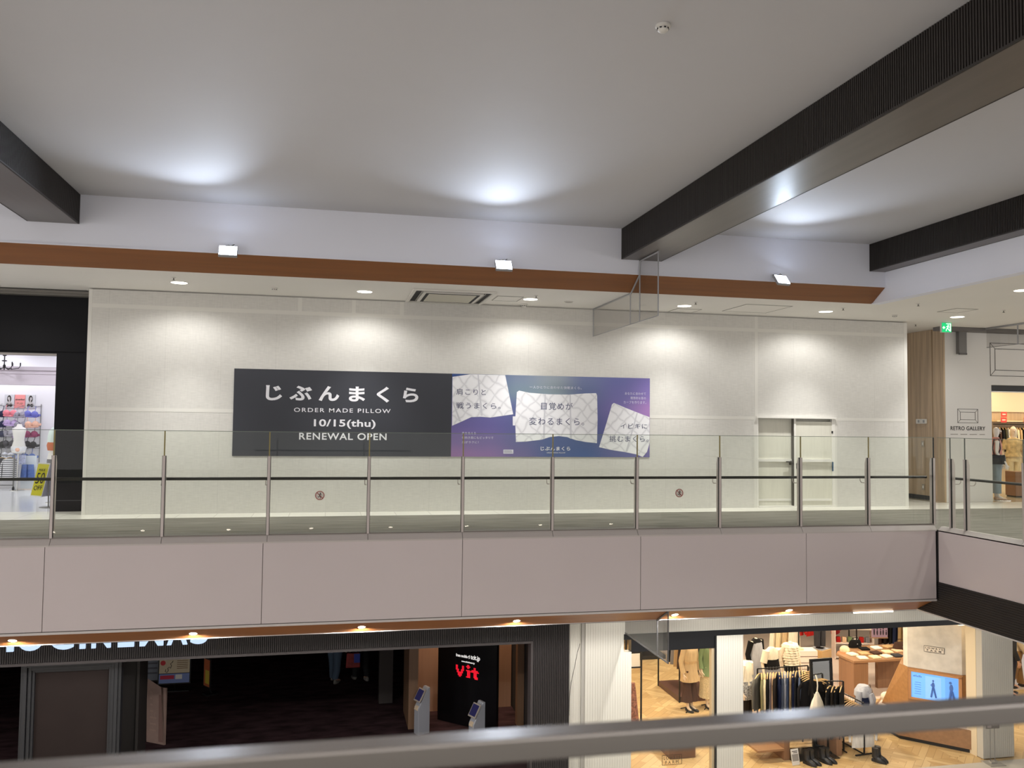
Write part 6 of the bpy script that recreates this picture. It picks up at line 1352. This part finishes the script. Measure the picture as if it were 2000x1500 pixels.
for x in (-7.35, -6.94): MB().box(x-0.012, x+0.012, 21.28, 21.31, 0.06, 0.80).build('upright', GREY, t)
MB().tube([(-7.36,21.3,0.80),(-6.94,21.3,0.80)], 0.012, 8).tube([(-7.36,21.3,0.12),(-6.94,21.3,0.12)], 0.012, 8).build('rail', GREY, t)
for x in (-7.35, -6.94): MB().lathe((x,21.295,0.045), [(0.045,-0.012),(0.045,0.012)], 16, M=Matrix.Rotation(PI/2,3,'Y')).build('caster', DARK, t)
st = mat('striped_knit', (216,214,216), 0.8); nt, bs = nodes_of(st); wv = nt.nodes.new('ShaderNodeTexWave'); wv.bands_direction = 'Z'; wv.inputs['Scale'].default_value = 5.0; tc = nt.nodes.new('ShaderNodeTexCoord'); rp = nt.nodes.new('ShaderNodeValToRGB')
rp.color_ramp.interpolation = 'CONSTANT'; rp.color_ramp.elements[0].color = (*lin((60,60,66)),1); rp.color_ramp.elements[1].color = (*lin((222,220,222)),1); rp.color_ramp.elements[1].position = 0.3
nt.links.new(tc.outputs['Object'], wv.inputs['Vector']); nt.links.new(wv.outputs[0], rp.inputs[0]); nt.links.new(rp.outputs[0], bs.inputs['Base Color'])
for i, (x, m_, lab) in enumerate([(-7.03,st,'striped knit on the wheeled rail'),(-7.20,BM['charcoal'],'charcoal nightwear on the wheeled rail'),(-7.32,BM['black'],'black nightwear on the wheeled rail')]):
    p = copy_tree(KIND['hanging_shirt'][1]); p.location = (x, 21.3, 0.82); p.scale = (0.6,0.8,0.72); p.rotation_euler = (0,0,math.radians(20)); recolour(next(c for c in p.children if c.name.startswith('garment_body')), m_); p['label'] = lab; p['group'] = 'clothes on the wheeled rail'
t = thing('swimwear_display', 'pale stand with printed swim shorts in denim blue before the bra wall', 'display', (-6.72, 21.5, 0), 0)
MB().box(-0.16, 0.16, 0.06, 0.08, 0.02, 0.78).build('back_panel', mat('pale_panel', (214,220,226), 0.6), t)
for s in (-1, 1): MB().loft([(0.075*s,0,0.28,0.075,0.05),(0.07*s,0,0.42,0.07,0.05),(0.06*s,0,0.58,0.06,0.05)], 18, amp=0.06, freq=5).build('shorts', BM['denim blue'], t, smooth=True)
MB().box(-0.30,-0.05,-0.02,0.0,0.58,0.80).build('patterned_card', mat('patterned_card', (196,202,232), 0.6, noise=(28,0.3)), t)
MB().box(-0.2,0.2,-0.05,0.2,0,0.02).build('stand_base', mat('white_display'), t)
for i, (z_, c, lab) in enumerate([(1.80,'pale blue','pale blue and white'),(1.66,'maroon','red and navy'),(1.50,'pink','pink and red')]):
    p = copy_tree(bra); p.location = (-5.30, 19.3, z_+0.12); p.rotation_euler = (0,0,0.9); recolour(next(q for q in p.children if q.name.startswith('cups')), mat('lace_red_mix', (176,44,64), 0.75, noise=(24,0.4)) if i else BM['pale blue']); p['label'] = lab+' bra hanging close to the black column edge'; p['group'] = 'bras beside the black column'
t = thing('hanging_rail', 'slim upright metal stand with bras close to the black column', 'rail', (-5.25, 19.42, 0), 0)
MB().tube([(0,0,0.01),(0,0,2.1)], 0.010, 6).lathe((0,0,0), [(0.15,0),(0.15,0.012),(0.02,0.02)], 20).build('pole', GREY, t)
for z_ in (1.80, 1.66, 1.50): MB().tube([(0,0,z_+0.31),(-0.05,-0.1,z_+0.31)], 0.005, 6).build('hook_arm', GREY, t)

# ================================================================== clothes shop behind the white front
OAKW = wood_mat('warm_oak_panel', (184,158,120), 'z', 0.12)
m = MB().box(14.84, 24, 22.3, 22.5, 0, 3.8).box(14.82, 14.9, RW+0.5, 22.3, 0, 3.8); struct(m.build('wall_retro_inner', OAKW))
struct(MB().box(14.82, 24, RW+0.12, 22.5, 3.4, 3.5).build('ceiling_retro', mat('retro_ceiling', (206,190,160), 0.7)))
struct(MB().box(14.82, 24, RW+0.12, RW+0.5, 2.52, 2.66).build('trim_17', BLK)); struct(MB().box(14.84, 24, RW+0.02, RW+0.04, 2.50, 2.52).build('trim_18', mat('pale_edge_strip', (230,230,230), 0.4)))  # black band and a plain pale strip over the entrance
for i, (x, y) in enumerate([(16.2,17.8),(18.2,18.6),(20.2,19.6),(19.4,21.2),(21.6,20.6),(17.2,20.4)]):
    shop_lamp('retro_shop_light', x, y, 3.398, 38, (1.0,0.86,0.64), 'warm round ceiling light inside the shop behind the white front, hidden above its entrance', 'white front shop ceiling lights')
t = thing('wall_board', 'blank cream board high on the oak wall inside the white fronted shop', 'board', (21.5, 22.28, 2.5)); MB().box(-1.65, 1.9, -0.03, 0.02, -0.32, 0.32).build('board_panel', mat('cream_board', (222,206,172), 0.7), t, bevel=0.005)
t = thing('wall_shelf', 'long wooden wall shelf with a hanging rail under the cream board', 'shelf', (21.3, 22.1, 1.9), world=True)
MB().box(19.8, 23.4, 21.95, 22.3, 1.88, 1.91).build('shelf_board', mat('pale_shelf', (226,204,160), 0.5), t); MB().tube([(19.8,22.1,1.80),(23.4,22.1,1.80)], 0.012, 6).build('rail', RACK, t)
for i, c in enumerate(['black','cocoa','black','dark olive','white','cream','pale grey','cream','tan','black','cocoa','olive','cream','tan','black','ivory']):
    hang('hanging_shirt', c, (19.9+0.105*i, 22.1, 1.80), math.radians(60), f'{c} garment, {ORD[i]} along the wall rail inside the white fronted shop', 'clothes on the wall rail')
for i, (x, z_, lab) in enumerate([(20.03,2.10,'upper red sale card above the shelf behind the bag mannequin'),(20.85,2.08,'red sale card above the shelf nearer the cropped edge'),(20.02,1.93,'lower red sale card on the shelf behind the bag mannequin'),(20.84,1.93,'red sale card on the shelf edge nearer the cropped edge')]):
    t = thing('sale_card', lab, 'card', (x, 21.93, z_), 0, 'red sale cards'); MB().box(-0.10, 0.10, -0.01, 0, -0.075, 0.075).build('card_sheet', mat('sale_red', (220,56,40), 0.6), t); MB().box(-0.06, 0.06, -0.012, -0.01, -0.02, 0.02).build('card_print', mat('sale_print', (232,196,170), 0.6), t)
PINK = cloth('pink knit', (206,144,134)); BLUEJ = mat('light_jeans', (132,146,156), 0.85, noise=((30,30,4),0.12))
mq = mannequin('dressed_mannequin', (15.28, 16.98, 0), math.radians(58), 'white mannequin in pink vest and light jeans with a black bag by the entrance',
    [('pink_vest', MB().loft([(0,0,0.98,0.165,0.125),(0,0,1.12,0.16,0.12),(0,0,1.28,0.175,0.125),(0,0,1.40,0.15,0.09),(0,0,1.46,0.07,0.065)], 30, amp=0.02, freq=7), PINK), ('jeans', slacks_mb(0.16, 0.95), BLUEJ),
     ('sandals', pumps_mb(), mat('tan_sandals', (196,170,150), 0.5)), ('bag_strap', MB().tube([(-0.20,0.02,0.98),(-0.19,-0.06,1.20),(-0.14,-0.04,1.43),(-0.13,0.06,1.42),(-0.17,0.10,1.2),(-0.20,0.06,0.98)], 0.013, 6), BLK),
     ('black_bag', MB().loft([(-0.235,0.02,0.84,0.05,0.17),(-0.235,0.02,0.92,0.06,0.18),(-0.235,0.02,1.04,0.05,0.165),(-0.235,0.02,1.06,0.02,0.15)], 24), mat('black_quilted_bag', (26,26,28), 0.5, noise=(30,0.5)))], head=True, base=False, skin=MANNEQ, armpose=0.10)
MB().lathe((0,-0.05,0), [(0.24,0),(0.24,0.012),(0.22,0.016)], 32).build('base_plate', CHROME, mq)
mannequin('dressed_mannequin', (17.35, 18.7, 0), math.radians(-25), 'pale mannequin in a beige patterned blouse and cream trousers behind the wooden box',
    [('blouse', top_mb(0.95, 0.18, 1.1, 0.5, 0.04), mat('beige_print', (206,180,130), 0.9, noise=(14,0.25))), ('trousers', slacks_mb(0.1, 1.1), CL['cream']), PUMPS, ('long_hair_shape', MB().ell((0.02,0.04,1.56), (0.09,0.08,0.17)), mat('mannequin_wig', (224,214,184), 0.7))], head=True, skin=SKINW)
t = thing('wooden_box', 'brown wooden box plinth in front of the beige blouse mannequin', 'plinth', (16.62, 17.75, 0), math.radians(-10)); MB().box(-0.22, 0.32, -0.2, 0.2, 0.03, 0.62).build('box_body', OAKV, t, bevel=0.004); MB().box(-0.20, 0.30, -0.18, 0.18, 0, 0.03).build('plinth_foot', BLK, t)
rack('r8', 'black clothes rail with pale clothes between the two mannequins of the white fronted shop', [(16.7,19.0,1.55),(17.1,19.9,1.55)], 0.0, [(16.7,19.0,1.55),(17.1,19.9,1.55)], [((16.5,19.05),(16.9,18.95)),((16.9,19.95),(17.3,19.85)),((16.7,19.0),(17.1,19.9))])
for i, (c, kd) in enumerate([('cream','hanging_dress'),('peach','hanging_dress'),('dark grey','hanging_dress'),('ivory','hanging_dress'),('tan','hanging_dress')]):
    hang(kd, c, (16.74+0.075*i, 19.1+0.165*i, 1.55), math.radians(-15), f'{c} dress on the rail between the two mannequins', 'dresses between the mannequins')
for o in bpy.data.objects:
    if '_world' in o: del o['_world']
